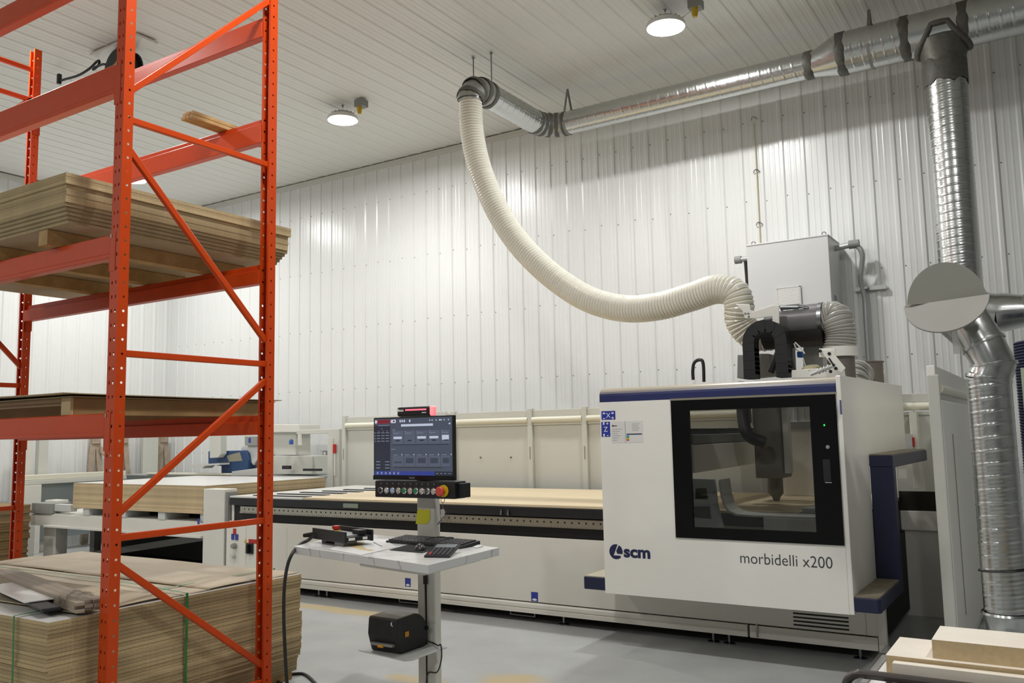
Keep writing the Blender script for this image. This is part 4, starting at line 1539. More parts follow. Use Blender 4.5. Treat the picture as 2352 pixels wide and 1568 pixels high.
# gate with the red handle
gx = [at(735, 1050, Y=8.5).x, at(772, 1050, Y=8.5).x]
gt = thing('fence_gate', 'open beige fence gate with red handle at the left end of the guard fence', 'gate', (gx[1], 8.5, 0))
zt_ = at(760, 985, Y=8.5).z
xl = at(686, 985, Y=8.5).x
MB().box((gx[1] - .10, 8.45, 0), (gx[1] + .10, 8.53, zt_)).build('post', FENCE, gt, bevel=.006)
MB().box((xl, 8.46, zt_ - .06), (gx[1] - .10, 8.52, zt_)).build('top_rail', FENCE, gt, bevel=.006)
MB().box((gx[1] - .10, 8.44, .75), (gx[1] - .0, 8.449, zt_ - .12)).build('latch_rail', FENCE, gt, bevel=.002)
p = at(772, 1030, Y=8.45)
MB().box((p.x - .018, 8.40, p.z - .06), (p.x + .018, 8.438, p.z + .06)).build('handle', RED, gt, bevel=.006)
MB().cyl((p.x, 8.42, p.z - .35), (p.x, 8.42, p.z - .06), .012, 8).build('latch_rod', BEIGE, gt)

# wall socket
p = at(747, 1046, Y=WALL_Y - .02)
ws = thing('wall_socket', 'grey double wall socket on the white wall behind the fence gate', 'socket', (p.x, WALL_Y - .02, p.z))
MB().box((p.x - .045, WALL_Y - .032, p.z - .075), (p.x + .045, WALL_Y - .0195, p.z + .075)).build('plate', GREY, ws, bevel=.004)
for dz in (-.032, .032):
    MB().lathe([(.026, 0), (.026, .003), (0, .003)], (p.x, WALL_Y - .032, p.z + dz), (0, -1, 0), n=16).build('outlet', WH, ws)
p = at(68, 1046, X=WALL_L + .02)

# ================================================================ lift table with white sheets, left
LX0, LX1 = at(85, 1180, Y=6.35).x, at(478, 1180, Y=6.35).x
lt = thing('lift_table', 'beige scissor lift table carrying white-topped sheets at the far left', 'lift table', ((LX0 + LX1) / 2, 7.2, 0))
LY = 6.35
MB().box((LX1 - .02, LY - .05, 0), (LX1 + .33, LY + .12, 1.03)).build('column', BEIGE, lt, bevel=.006)
MB().box((LX1 + .331, LY - .03, .15), (LX1 + .36, LY + .10, 1.0)).build('column_side', GREY, lt)
MB().box((LX0 - .0, LY + .1, 0), (LX0 + .28, LY + .26, .82)).build('column', BEIGE, lt, bevel=.006)
MB().box((LX0 - .15, LY, .50), (LX1 - .03, LY + .03, .65)).build('apron', BEIGE, lt, bevel=.004)
MB().box((LX0 + .3, LY - .08, .495), (LX1 - .03, LY, .52)).build('apron_lip', BEIGE, lt, bevel=.003)
MB().box((LX0 - .1, LY + .03, .62), (LX1 - .04, LY + 1.85, .66)).build('platform', BEIGE, lt)
MB().box((LX0 - .1, LY - .02, .655), (LX0 + .35, LY + .25, .79)).build('corner_block', GREY, lt, bevel=.005)
MB().box((LX0 + .35, LY + .03, .69), (LX0 + .72, LY + .12, .78)).build('side_rail', LGREY, lt, bevel=.004)
MB().box((LX0 + .24, LY + .6, 0.0), (LX0 + .34, LY + .7, .6)).build('scissor_leg', GREY, lt)
MB().prism([(LX0 + .5, .05), (LX1 - .4, .42), (LX1 - .4, .50), (LX0 + .5, .13)], 'y', LY + .5, LY + .56).build('scissor_arm', GREY, lt)
MB().box((LX0 + .1, LY + .9, .0), (LX1 - .05, LY + .95, .60)).build('bellows', mat('bellows_dark', '#2b2d2b', .7), lt)
MB().box((LX0 + .2, LY + .1, 0), (LX1 - .05, LY + 1.8, .06)).build('base_frame', DARK, lt)
for (px_, py_) in ((107, 1166), (456, 1197)):
    q = at(px_, py_, Y=LY)
    MB().box((q.x - .018, LY - .002, q.z - .03), (q.x + .018, LY, q.z + .03)).build('sticker', BLUE, lt)
# pallet of steel-grey blocks
pl0, pl1 = at(185, 1170, Y=LY).x, at(470, 1170, Y=LY).x
pz0, pz1 = .661, .745
pt = thing('grey_pallet', 'low grey pallet with black gaps under the white sheets', 'pallet', ((pl0 + pl1) / 2, LY + 1.2, pz0))
for k in range(4):
    x = pl0 + .02 + (pl1 - pl0 - .12) * k / 3
    MB().box((x, LY + .02, pz0), (x + .13, LY + 1.8, pz1)).build('runner', LGREY, pt, bevel=.003)
MB().box((pl0 + .03, LY + .35, pz0 + .002), (pl1 - .03, LY + 1.7, pz1 - .004)).build('deck', SLOT, pt)
ls0, ls1 = at(168, 1130, Y=LY).x, at(471, 1150, Y=LY).x
n = 16
th_ = .0190
for i in range(n):
    z1 = 1.06 - i * (th_ + .0004)
    jj = random.uniform(-.008, .004) if i > 2 else 0
    sheet('white_faced_sheet', ls0 + jj, ls1 + jj - (.03 if i > 11 else 0), LY + .0 + random.uniform(0, .003), LY + 1.85, z1 - th_, z1, [MDF, MEL], label=('top' if i == 0 else 'bottom' if i == n - 1 else ORD[i]) + ' white-faced MDF sheet in the stack on the lift table', group='white-faced sheets on the lift table')

# conveyor behind with blue machine
cv = thing('conveyor_bench', 'long low grey steel bench behind the white sheets along the back wall', 'bench', (-10.7, 8.75, 0))
MB().box((-12.79, 8.5, .0), (-12.69, 8.6, 1.03)).build('leg', BEIGE, cv)
MB().box((-8.66, 8.55, 0), (-8.56, 8.65, 1.03)).build('leg', BEIGE, cv)
MB().box((-12.82, 8.46, .78), (-8.5, 8.49, 1.03)).build('front_sheet', mat('blue_grey_sheet', '#9aa3a4', .3, metal=.6), cv)
MB().box((-12.82, 8.45, 1.03), (-8.5, 9.15, 1.052)).build('top', mat('bench_grey', '#a9aca9', .4), cv, bevel=.004)
MB().box((-12.2, 8.42, 1.055), (-9.75, 8.50, 1.085)).build('side_rail', mat('rail_cream', '#dcd9c6', .35), cv, bevel=.006)
rb_ = MB()
for x in (-10.15, -9.86):
    rb_ = MB().box((x, 8.40, .95), (x + .05, 8.44, 1.06))
    rb_.build('rail_bracket', WH, cv)
by_ = 8.56
def bpt(x, y): return at(x, y, Y=by_)
bm_ = thing('edge_machine', 'blue and grey small woodworking machine with beige cabinet behind the bed', 'machine', (bpt(600, 1080).x, by_ + .2, 1.054))
BLUEM = mat('machine_blue', '#24446f', .4, noise=.08, nscale=8)
a, b = bpt(478, 1088), bpt(572, 1036)
P = [(478, 1036), (562, 1034), (568, 1040), (571, 1055), (570, 1075), (562, 1085), (545, 1088), (508, 1088), (508, 1070), (478, 1066)]
MB().prism([(bpt(*p).x, bpt(*p).z) for p in P], 'y', by_, by_ + .3).build('blue_body', BLUEM, bm_, bevel=.01)
P = [(521, 1046), (551, 1038), (557, 1058), (526, 1060)]
MB().prism([(bpt(*p).x, bpt(*p).z) for p in P], 'y', by_ - .006, by_).build('viewing_pane', mat('pane_tan', '#8c8876', .2), bm_)
P = [(497, 1000), (522, 1000), (522, 1042), (515, 1050), (497, 1051)]
MB().prism([(bpt(*p).x, bpt(*p).z) for p in P], 'y', by_ - .12, by_ - .01).build('head', FENCE, bm_, bevel=.006)
P = [(552, 1022), (585, 1022), (590, 1050), (575, 1070), (545, 1030)]
MB().prism([(bpt(*p).x, bpt(*p).z) for p in P], 'y', by_ + .05, by_ + .36).build('curved_cover', LGREY, bm_, bevel=.02)
P = [(465, 1066), (530, 1062), (530, 1066), (497, 1068), (490, 1074), (466, 1074)]
MB().prism([(bpt(*p).x, bpt(*p).z) for p in P], 'y', by_ - .2, by_ - .02).build('tray', LGREY, bm_)
P = [(562, 1002), (590, 1002), (590, 1023), (562, 1023)]
s_ = MB().prism([(bpt(*p).x, bpt(*p).z) for p in P], 'y', by_ + .0, by_ + .3).build('control_box', GREY, bm_, bevel=.004)
q = bpt(573, 1011)
MB().box((q.x - .02, by_ - .002, q.z - .035), (q.x + .03, by_, q.z + .035)).build('label', BLUE, s_)
P = [(577, 1046), (712, 1046), (712, 1088), (577, 1088)]
cb = [(612, 1047), (712, 1047), (712, 1089), (612, 1089)]
MB().prism([(bpt(*p).x, bpt(*p).z) for p in cb], 'y', by_ + .05, by_ + .42).build('beige_cabinet', FENCE, bm_, bevel=.006)
P = [(600, 993), (665, 993), (665, 1045), (600, 1045)]
MB().prism([(bpt(*p).x, bpt(*p).z) for p in P], 'y', by_ + .12, by_ + .4).build('upper_cabinet', FENCE, bm_, bevel=.006)
P = [(600, 974), (681, 975), (681, 992), (600, 992)]
MB().prism([(bpt(*p).x, bpt(*p).z) for p in P], 'y', by_ + .05, by_ + .45).build('top_hood', BEIGE, bm_, bevel=.006)
P = [(677, 992), (681, 992), (683, 1022), (676, 1022)]
MB().prism([(bpt(*p).x, bpt(*p).z) for p in P], 'y', by_ + .06, by_ + .09).build('support_arm', BEIGE, bm_)
P = [(540, 1082), (570, 1078), (615, 1072), (622, 1086), (600, 1092), (540, 1092)]
MB().prism([(at(*p, Y=8.44).x, at(*p, Y=8.44).z) for p in P], 'y', 8.38, 8.445).build('shield', LGREY, bm_, bevel=.004)
P = [(595, 1040), (612, 1040), (612, 1060), (600, 1075), (586, 1078)]
MB().prism([(bpt(*p).x, bpt(*p).z) for p in P], 'y', by_, by_ + .1).build('motor', mat('motor_dark', '#47463f', .5), bm_)
for (x0, y0, x1, y1) in ((650, 1069, 667, 1077), (698, 1076, 738, 1081)):
    a, b = at(x0, y1, Y=8.5), at(x1, y0, Y=8.5)
    MB().box((a.x, 8.48, a.z), (b.x, 8.52, b.z)).build('black_grip', BLACK, bm_)
q = bpt(670, 1020)
MB().lathe([(.03, 0), (.03, .05), (.015, .07)], (q.x, by_ - .01, q.z), (0, 0, 1), n=12).build('air_valve', mat('valve_blue', '#24539c', .4), bm_)

# beige fence along the left wall, wooden trestles leaning there
fp = thing('side_fence', 'tall beige fence post with a cream rail at the far left wall', 'fence', (-12.75, 7.1, 0))
MB().box((-12.80, 7.0, 0), (-12.70, 7.14, 1.85)).build('upright', FENCE, fp, bevel=.006)
MB().box((-12.85, 6.84, 0), (-12.78, 6.95, 1.85)).build('side_channel', BEIGE, fp, bevel=.004)
MB().box((-12.66, 6.65, 1.045), (-12.54, 8.30, 1.12)).build('rail', mat('rail_cream', '#dcd9c6', .35), fp, bevel=.008)
MB().box((-12.62, 6.65, .985), (-12.52, 8.30, 1.043)).build('lower_rail', FENCE, fp, bevel=.006)
MB().box((-12.64, 6.75, .2), (-12.60, 8.30, .98)).build('sheet', mat('blue_grey_sheet', '#9aa3a4', .3, metal=.6), fp)
MB().box((-12.62, 6.65, 0), (-12.5, 6.95, .98)).build('end_post', BEIGE, fp, bevel=.006)
tag(MB().box((-12.90, 8.80, 0), (-12.84, 9.08, 1.80)).build('fence_post', FENCE, bevel=.006), 'broad beige fence post between two wooden trestles behind the sheets', 'post')
GW = mat('weathered_wood', '#b9a996', .75, noise=.25, nscale=8, col2='#9c8a76')
for i, (yy, flip, lab) in enumerate(((8.07, 1, 'leaning wooden trestle nearest the tall fence post at far left'), (8.55, 0, 'leaning wooden trestle just left of the broad beige post'), (9.30, -1, 'leaning wooden trestle in the room corner right of the broad beige post'))):
    tr = thing('wooden_trestle', lab, 'trestle', (-13.0, yy, 0), 'wooden trestles along the left wall')
    for sgn in (-1, 1):
        bb = Vector((-12.95, yy + sgn * .17, 0))
        tt = Vector((-13.03, yy + sgn * .03, 1.68))
        m = MB()
        vs = []
        for pp in (bb, tt):
            vs += [pp + Vector((-.015, -.045, 0)), pp + Vector((.015, -.045, 0)), pp + Vector((.015, .045, 0)), pp + Vector((-.015, .045, 0))]
        m.add(vs, [(0, 3, 2, 1), (4, 5, 6, 7), (0, 1, 5, 4), (1, 2, 6, 5), (2, 3, 7, 6), (3, 0, 4, 7)])
        m.build('leg', GW, tr)
    MB().box((-13.01, yy - .07, 1.55), (-12.985, yy + .07, 1.78)).build('cap_board', GW, tr)
    if flip:
        m = MB()
        A, B = Vector((-12.98, yy + flip * .05, 1.46)), Vector((-12.94, yy + flip * .36 if flip > 0 else yy - .34, 1.22))
        dX = Vector((.02, 0, 0))
        u_ = Vector((0, 0, .055))
        m.add([A + u_, A - u_, B - u_, B + u_, A + u_ + dX, A - u_ + dX, B - u_ + dX, B + u_ + dX], [(0, 1, 2, 3), (7, 6, 5, 4), (0, 4, 5, 1), (1, 5, 6, 2), (2, 6, 7, 3), (3, 7, 4, 0)])
        m.build('diagonal_brace', GW, tr)

# ================================================================ electrical cabinet on the wall with its conduits
EY = 8.98
a, b = at(1717, 566, Y=EY), at(1902, 541, Y=EY)
ex0, ex1, ez1 = a.x, b.x, (a.z + b.z) / 2
ec = thing('electrical_cabinet', 'large light grey electrical cabinet on the wall above the machine', 'cabinet', ((ex0 + ex1) / 2, EY, 1.95))
CAB = mat('cabinet_grey', '#cfd0cf', .4, noise=.015, nscale=3)
MB().box((ex0, EY, 1.95), (ex1, WALL_Y - .02, ez1)).build('body', CAB, ec, bevel=.006)
MB().box((ex0 - .006, EY - .022, 1.97), (ex1 + .002, EY - .002, ez1 - .0)).build('door', CAB, ec, bevel=.005)
MB().box((ex0 - .01, EY - .028, ez1 - .003), (ex1 + .008, WALL_Y - .03, ez1 + .012)).build('lid', CAB, ec, bevel=.003)
for x in (ex0 + .05, ex1 - .05):
    MB().tube([Vector((x + .02 * math.cos(t), EY + .05, ez1 + .035 + .02 * math.sin(t))) for t in [k / 12 * 2 * PI for k in range(13)]], .005, 6).build('lifting_eye', STEEL, ec)
a, b = at(1787, 705, Y=EY - .02), at(1840, 656, Y=EY - .02)
gr = MB().box((a.x, EY - .034, a.z), (b.x, EY - .023, b.z)).box((a.x, EY - .041, b.z - .012), (b.x, EY - .034, b.z)).box((b.x - .02, EY - .041, a.z), (b.x, EY - .034, b.z)).build('vent_frame', LGREY, ec, bevel=.002)
MB().box((a.x + .012, EY - .0355, a.z + .008), (b.x - .021, EY - .0342, b.z - .014)).build('vent_gap', GREY, gr)
v = MB()
nl = 18
for k in range(nl):
    z = a.z + .012 + (b.z - a.z - .024) * k / nl
    v.box((a.x + .014, EY - .040, z), (b.x - .02, EY - .035, z + .0075))
v.build('vent_slats', WH, gr)
q = at(1920, 690, X=ex1)
MB().box((ex1, q.y - .07, q.z - .05), (ex1 + .004, q.y + .03, q.z + .05)).build('side_vent', GREY, ec)
# conduits
p = at(1703, 596, Y=9.15)
cl_ = thing('conduit_fitting', 'grey conduit elbow with black cable on the left side of the electrical cabinet', 'conduit', (p.x, 9.15, p.z))
MB().cyl((p.x - .02, 9.15, p.z), (ex0, 9.15, p.z), .028, 14).build('pipe', COND, cl_)
MB().cyl((p.x - .07, 9.15, p.z), (p.x + .0, 9.15, p.z), .042, 16).build('union', GREY, cl_)
MB().cyl((p.x + .045, 9.15, p.z - .03), (p.x + .055, 9.17, p.z - .52), .02, 10).build('cable', BLACK, cl_)
p1 = at(1958, 562, Y=9.3)
cr_ = thing('conduit_pipe', 'grey steel conduit bending down the wall right of the electrical cabinet', 'conduit', (p1.x, 9.35, 2.0))
z0 = p1.z
MB().cyl((ex1, 9.28, z0 - .02), (p1.x, 9.28, z0), .03, 14).build('horizontal_pipe', COND, cr_)
MB().cyl((p1.x - .03, 9.28, z0), (p1.x + .07, 9.28, z0), .045, 16).build('elbow_body', GREY, cr_)
xq = at(1986, 680, Y=9.42).x
MB().tube(spline([(p1.x + .05, 9.28, z0 - .02), (p1.x + .09, 9.30, z0 - .12), (xq - .02, 9.38, z0 - .35), (xq, 9.42, z0 - .55), (xq, 9.42, z0 - .8), (xq, 9.42, 2.0)], 8), .027, 14).build('pipe', COND, cr_)
zz = at(1985, 662, Y=9.42).z
MB().box((xq - .10, 9.44, zz - .022), (xq + .21, WALL_Y - .022, zz + .022)).build('strut', COND, cr_)
MB().box((xq - .04, 9.385, zz - .012), (xq + .04, 9.445, zz + .012)).build('pipe_clamp', STEEL, cr_)
# thin air line clipped to the wall above the cabinet
xa = at(1730, 260, Y=9.46).x
al = thing('air_pipe', 'thin cream air pipe clipped to the wall, dropping from the duct to the cabinet', 'pipe', (xa, 9.46, ez1))
MB().cyl((xa, 9.47, ez1 + .02), (xa, 9.47, 5.0), .006, 8).build('pipe', mat('air_line_cream', '#c4bd9a', .4), al)
for py_ in (270, 392, 514):
    z = at(1735, py_, Y=9.46).z
    MB().tube([(xa - .035, 9.478, z - .015), (xa - .02, 9.455, z + .004), (xa, 9.45, z + .01), (xa + .02, 9.455, z + .004), (xa + .035, 9.478, z - .015)], .006, 6).build('clip', STEEL, al)
# ================================================================ operator stand
SX, SY = -3.243, 4.10
TZ = .95
st_ = thing('operator_stand', 'beige operator stand with a marble-look table, black button box and printer shelf', 'stand', (SX, SY + .03, 0))
MB().box((SX - .068, SY, .012), (SX + .068, SY + .058, 1.42)).build('post', BEIGE, st_, bevel=.012, seg=3)
MB().box((SX - .30, SY - .22, 0), (SX + .30, SY + .28, .012)).build('base_plate', BEIGE, st_, bevel=.004)
MB().box((SX - .004, SY - .0035, .012), (SX + .004, SY + .001, .90)).build('cable_slot', SLOT, st_)
MARB = mat('marble_laminate', '#d9d9d7', .22, spec=.5)
nt = MARB.node_tree
bs = nt.nodes['Principled BSDF']
tc = nt.nodes.new('ShaderNodeTexCoord')
mp = nt.nodes.new('ShaderNodeMapping')
mp.inputs['Rotation'].default_value = (.3, .2, .7)
nt.links.new(tc.outputs['Object'], mp.inputs['Vector'])
wv = nt.nodes.new('ShaderNodeTexWave')
wv.inputs['Scale'].default_value = 1.7
wv.inputs['Distortion'].default_value = 9
wv.inputs['Detail'].default_value = 5
wv.inputs['Detail Scale'].default_value = 2.2
nt.links.new(mp.outputs[0], wv.inputs['Vector'])
rp = nt.nodes.new('ShaderNodeValToRGB')
rp.color_ramp.elements[0].position, rp.color_ramp.elements[1].position = .0, .04
rp.color_ramp.elements[0].color = lin('#bcbcbd')
rp.color_ramp.elements[1].color = lin('#dcdcda')
nt.links.new(wv.outputs['Fac'], rp.inputs['Fac'])
nt.links.new(rp.outputs['Color'], bs.inputs['Base Color'])
A, B, C_, D_ = at(983.5, 1297, Z=TZ), at(1146.5, 1257, Z=TZ), at(674.5, 1254, Z=TZ), at(811, 1222, Z=TZ)
ux = (C_ - A).normalized()
uy = (B - A).normalized()
m = MB().prism([(p.x, p.y) for p in (A, B, D_, C_)], 'z', TZ - .042, TZ)
m.build('table_top', MARB, st_, bevel=.002)
E0 = [at(826, 1298, Z=TZ - .055), at(975, 1319, Z=TZ - .055)]
q = [E0[0], E0[1], E0[1] + uy * .52, E0[0] + uy * .52]
MB().prism([(p.x, p.y) for p in q], 'z', TZ - .060, TZ - .0425).build('table_bracket', BEIGE, st_, bevel=.003)
# printer shelf
SZ = .352
MB().prism([(-3.50, 3.80), (-3.12, 3.745), (-3.088, 3.775), (-3.09, SY - .002), (-3.48, SY - .002)], 'z', SZ - .006, SZ).build('printer_shelf', LGREY, st_, bevel=.002)
# button box
BXA, BXB, BZ0, BZ1, BY0 = -3.524, -2.93, 1.200, 1.297, 3.97
bb = MB().box((BXA, BY0, BZ0), (BXB, BY0 + .11, BZ1)).build('button_box', BLACK, st_, bevel=.006)
MB().box((BXB, BY0 + .03, BZ0 + .006), (BXB + .035, BY0 + .105, BZ1 - .01)).build('side_cover', BLACK, bb, bevel=.004)
CH = mat('chrome_ring', '#c9c9c9', .2, metal=1)
cols = ['#262626', '#c9c9cb', '#9dbbe0', '#bdb2a6', '#1d8a55', '#c6ae9e', '#1d8a55', '#c3b4ab', '#8d8f90', '#bdb3a8']
zb_ = 1.242
for k in range(10):
    px_ = 875.5 + k * 13.45
    p = at(px_, 1123 + k * .85, Y=BY0)
    b_ = MB()
    b_.lathe([(.019, 0), (.019, .006), (.014, .010), (.0135, .010), (.0135, .006)], (p.x, BY0, zb_), (0, -1, 0), n=24, mi=0, cap=False)
    b_.lathe([(.0135, .006), (.0135, .0085), (.011, .011), (0, .011)], (p.x, BY0, zb_), (0, -1, 0), n=22, mi=1)
    bt = b_.build('key_switch' if k == 8 else 'push_button', [CH, mat('button_%d' % k, cols[k], .35)], bb)
    if k == 8:
        MB().box((p.x - .004, BY0 - .034, zb_ - .014), (p.x + .004, BY0 - .010, zb_ + .014)).build('key', CH, bt, bevel=.001)
mk = MB()
for k in range(10):
    p = at(875.5 + k * 13.45, 1111, Y=BY0)
    mk.box((p.x - .004, BY0 - .0006, BZ1 - .020), (p.x + .004, BY0 - .0001, BZ1 - .012))
mk.build('symbol_marks', mat('dim_print', '#6c6e70', .6), bb)
p = at(1019, 1128, Y=BY0)
MB().lathe([(.034, 0), (.034, .005), (.0, .005)], (p.x, BY0, zb_ + .002), (0, -1, 0), n=28).build('yellow_collar', mat('estop_yellow', '#d8bd12', .4), bb)
MB().lathe([(.014, .005), (.014, .024), (.027, .028), (.028, .040), (.022, .046), (0, .046)], (p.x, BY0, zb_ + .002), (0, -1, 0), n=28).build('emergency_button', mat('estop_red', '#cf4a3e', .4), bb)

# ---- monitor
mx0, mx1, mz0, mz1, my = -3.560, -2.957, 1.301, 1.673, 4.0
mon = thing('monitor', 'flat black monitor with a dark slate control screen above the button box', 'monitor', ((mx0 + mx1) / 2, my + .02, mz0))
MB().box((mx0, my, mz0), (mx1, my + .028, mz1)).build('casing', BLACK, mon, bevel=.004)
MB().box((SX - .09, my + .028, 1.36), (SX + .09, my + .098, 1.55)).build('back_mount', BLACK, mon, bevel=.006)
MB().box((mx0, my - .006, mz0), (mx1, my, mz0 + .026)).build('lower_bezel', BLACKG, mon, bevel=.002)
m = MB()
put_text(m, 'PHILIPS', .013, ((mx0 + mx1) / 2, my - .0064, mz0 + .009), align='CENTER', bold=.0003)
m.build('brand_lettering', mat('dim_silver', '#8c8d90', .5), mon)
sx0_, sx1_, sz0_, sz1_ = mx0 + .009, mx1 - .009, mz0 + .028, mz1 - .008


def em(name, hexc, k=1.0):
    return mat(name, '#050506', .2, emit=hexc, estr=k)


SCOL = [em('scr_slate', '#474e5c'), em('scr_side', '#2b2f3b'), em('scr_red', '#7a2630'), em('scr_white', '#b9c2d2'), em('scr_card', '#535a69'), em('scr_blue', '#313f86'), em('scr_line', '#262a33'), em('scr_text', '#7f8798'), em('scr_icon', '#3c424e')]
m = MB()
W_, H_ = sx1_ - sx0_, sz1_ - sz0_


def sr(x0, y0, x1, y1, c, lay=1):
    """rectangle of the interface; x, y as fractions of the screen from its top left"""
    y = my - .0004 - .0001 * lay
    a = (sx0_ + x0 * W_, y, sz1_ - y1 * H_)
    b = (sx0_ + x1 * W_, y, sz1_ - y0 * H_)
    m.add([a, (b[0], y, a[2]), b, (a[0], y, b[2])], [(0, 1, 2, 3)], False, c)


sr(0, 0, 1, 1, 0, 0)
sr(0, .12, .21, .93, 1)
sr(.03, .02, .205, .085, 2)
for x in (.02, .235, .27):
    c_ = [(sx0_ + (x + .018 * math.cos(t)) * W_, my - .0007, sz1_ - (.052 + .032 * math.sin(t)) * H_) for t in [-k / 16 * 2 * PI for k in range(16)]]
    m.add(c_, [tuple(range(16))], False, 3)
sr(.235, .022, .285, .082, 3, 3)
sr(.25, .037, .27, .067, 2, 4)
for x in (.335, .362, .39, .46):
    sr(x, .03, x + .018, .072, 3)
for x in (.72, .75, .80, .84, .865, .90, .95):
    sr(x, .04, x + (.022 if x == .84 else .012), .062, 3)
sr(.355, .108, .765, .148, 3)
sr(.96, .105, .98, .13, 3)
sr(.05, .118, .2, .128, 7, 2)
for k in range(4):
    y = .25 + k * .05
    sr(.0, y - .012, .01, y + .012, 7, 2)
    for x in (.03, .09, .15):
        sr(x, y - .006, x + .045, y + .006, 7, 2)
sr(.085, .172, .11, .18, 7, 2)
for x in (.05, .105, .16):
    sr(x, .214, x + .02, .222, 7, 2)
for k in range(3):
    y = .765 + k * .055
    sr(.02, y - .006, .075, y + .006, 7, 2)
    sr(.14, y - .006, .2, y + .006, 7, 2)
sr(.24, .197, .28, .206, 7)
for k in range(5):
    x = .24 + k * .155
    sr(x, .222, x + .143 if k < 4 else .97, .455, 4)
    sr(x + .01, .232, x + .03, .239, 7, 2)
    sr(x + .01, .262, x + .09, .270, 7, 2)
    if k != 1:
        sr(x + .015, .325 if k < 4 else .31, x + .125 if k < 4 else x + .10, .365 if k < 4 else .39, 3, 2)
    sr(x + .045, .385, x + .095, .405, 6, 2)
    sr(x, .66, x + .143 if k < 4 else .97, .84, 4)
    sr(x + .01, .640, x + .07, .648, 7)
    sr(x + .12, .630, x + .13, .652, 3)
    sr(x + .02, .76 if k == 0 else .70, x + .12 if k < 4 else x + .1, .79, 8, 2)
sr(.24, .465, .95, .475, 6)
sr(.22, .54, .28, .549, 7)
sr(.26, .862, .88, .872, 6)
sr(0, .93, .78, 1, 5)
sr(.78, .93, 1, 1, 1, 2)
for k in range(6):
    sr(.03 + .055 * k, .945, .05 + .055 * k, .985, 7, 2)
for x in (.80, .85, .9, .95):
    sr(x, .96, x + .025, .97, 7, 3)
m.build('screen', SCOL, mon)

# ---- signal bar on top of the monitor
sb = thing('signal_bar', 'black rounded signal bar with a glowing pink strip on top of the monitor', 'signal light', (-3.24, my + .015, mz1))
MB().box((-3.367, my - .012, mz1 + .001), (-3.128, my + .04, mz1 + .057)).build('body', BLACK, sb, bevel=.012, seg=3)
PINK = mat('pink_glow', '#f0808c', .4, emit='#ff5a78', estr=1.1)
MB().box((-3.300, my - .0135, mz1 + .034), (-3.142, my - .0119, mz1 + .043)).build('light_strip', PINK, sb, bevel=.0005, seg=1)
MB().box((-3.1275, my - .006, mz1 + .001), (-3.100, my + .036, mz1 + .058)).build('light_end', mat('pink_lens', '#f2a6a6', .4, emit='#ff7d86', estr=.75), sb, bevel=.010, seg=3)
m = MB()
put_text(m, 'scm', .021, (-3.347, my - .0126, mz1 + .031), bold=.0011)
m.build('lettering', WH, sb)
MB().lathe([(.0085, 0), (0, .0003)], (-3.355, my - .0124, mz1 + .038), (0, -1, 0), n=14, cap=False).build('badge', WH, sb)
m = MB()
m.box((-3.176, my - .0126, mz1 + .018), (-3.144, my - .0121, mz1 + .023))
m.build('print', WH, sb)

# ---- things on the table
tz = TZ + .0006


def frame_on(p0, p1, z):
    """axes of a thing lying on the table: x from p0 to p1"""
    x = (p1 - p0)
    x.z = 0
    x.normalize()
    return Matrix((x, Vector((-x.y, x.x, 0)), Vector((0, 0, 1)))).transposed()


# keyboard
k0, k1, k2 = at(886, 1242, Z=tz + .01), at(1057, 1256, Z=tz + .01), at(1079, 1244, Z=tz + .01)
R = frame_on(k0, k1, tz)
kw = (k1 - k0).length
kd_ = .17
kb = thing('keyboard', 'black keyboard lying at the back of the marble-look table', 'keyboard', (k0.x, k0.y, tz))
o_ = Vector((k0.x, k0.y, tz))
m = MB()
m.prism([(0, 0), (0, .012), (kd_, .026), (kd_, 0)], 'x', 0, kw)
m.v = [o_ + R @ v for v in m.v]
m.build('case', BLACK, kb, bevel=.003)
m = MB()
for r_ in range(6):
    y0 = .012 + r_ * .025
    for c_ in range(21):
        if r_ == 0 and 3 < c_ < 9:
            continue
        x0 = .012 + c_ * (kw - .024) / 21
        z0 = .013 + y0 * .082
        m.box((x0, y0, z0 - .002), (x0 + .0185, y0 + .020, z0 + .007))
m.box((.012 + 4 * (kw - .024) / 21, .012, .012), (.012 + 9 * (kw - .024) / 21 - .004, .032, .021))
m.v = [o_ + R @ v for v in m.v]
m.build('keys', mat('key_caps', '#4a4a4b', .42), kb)
# spectacles lying on the keyboard
gq = at(1022, 1239, Z=tz + .035)
gl = thing('glasses', 'pair of thin black-rimmed glasses lying on the keyboard', 'glasses', (gq.x, gq.y, tz + .028))
for sx in (-.032, .032):
    c = Vector((gq.x, gq.y, tz + .047)) + R @ Vector((sx, 0, 0))
    MB().tube([c + R @ Vector((.026 * math.cos(a), .019 * math.sin(a), .0)) for a in [k / 18 * 2 * PI for k in range(19)]], .0028, 6).build('rim', BLACK, gl)
MB().tube([Vector((gq.x, gq.y, tz + .047)) + R @ Vector(v) for v in ((-.007, 0, 0), (0, .004, .002), (.007, 0, 0))], .0028, 6).build('bridge', BLACK, gl)
for sx in (-1, 1):
    MB().tube([Vector((gq.x, gq.y, tz + .047)) + R @ Vector(v) for v in ((sx * .058, 0, 0), (sx * .062, -.05, 0), (sx * .05, -.10, -.006))], .0026, 6).build('temple', BLACK, gl)
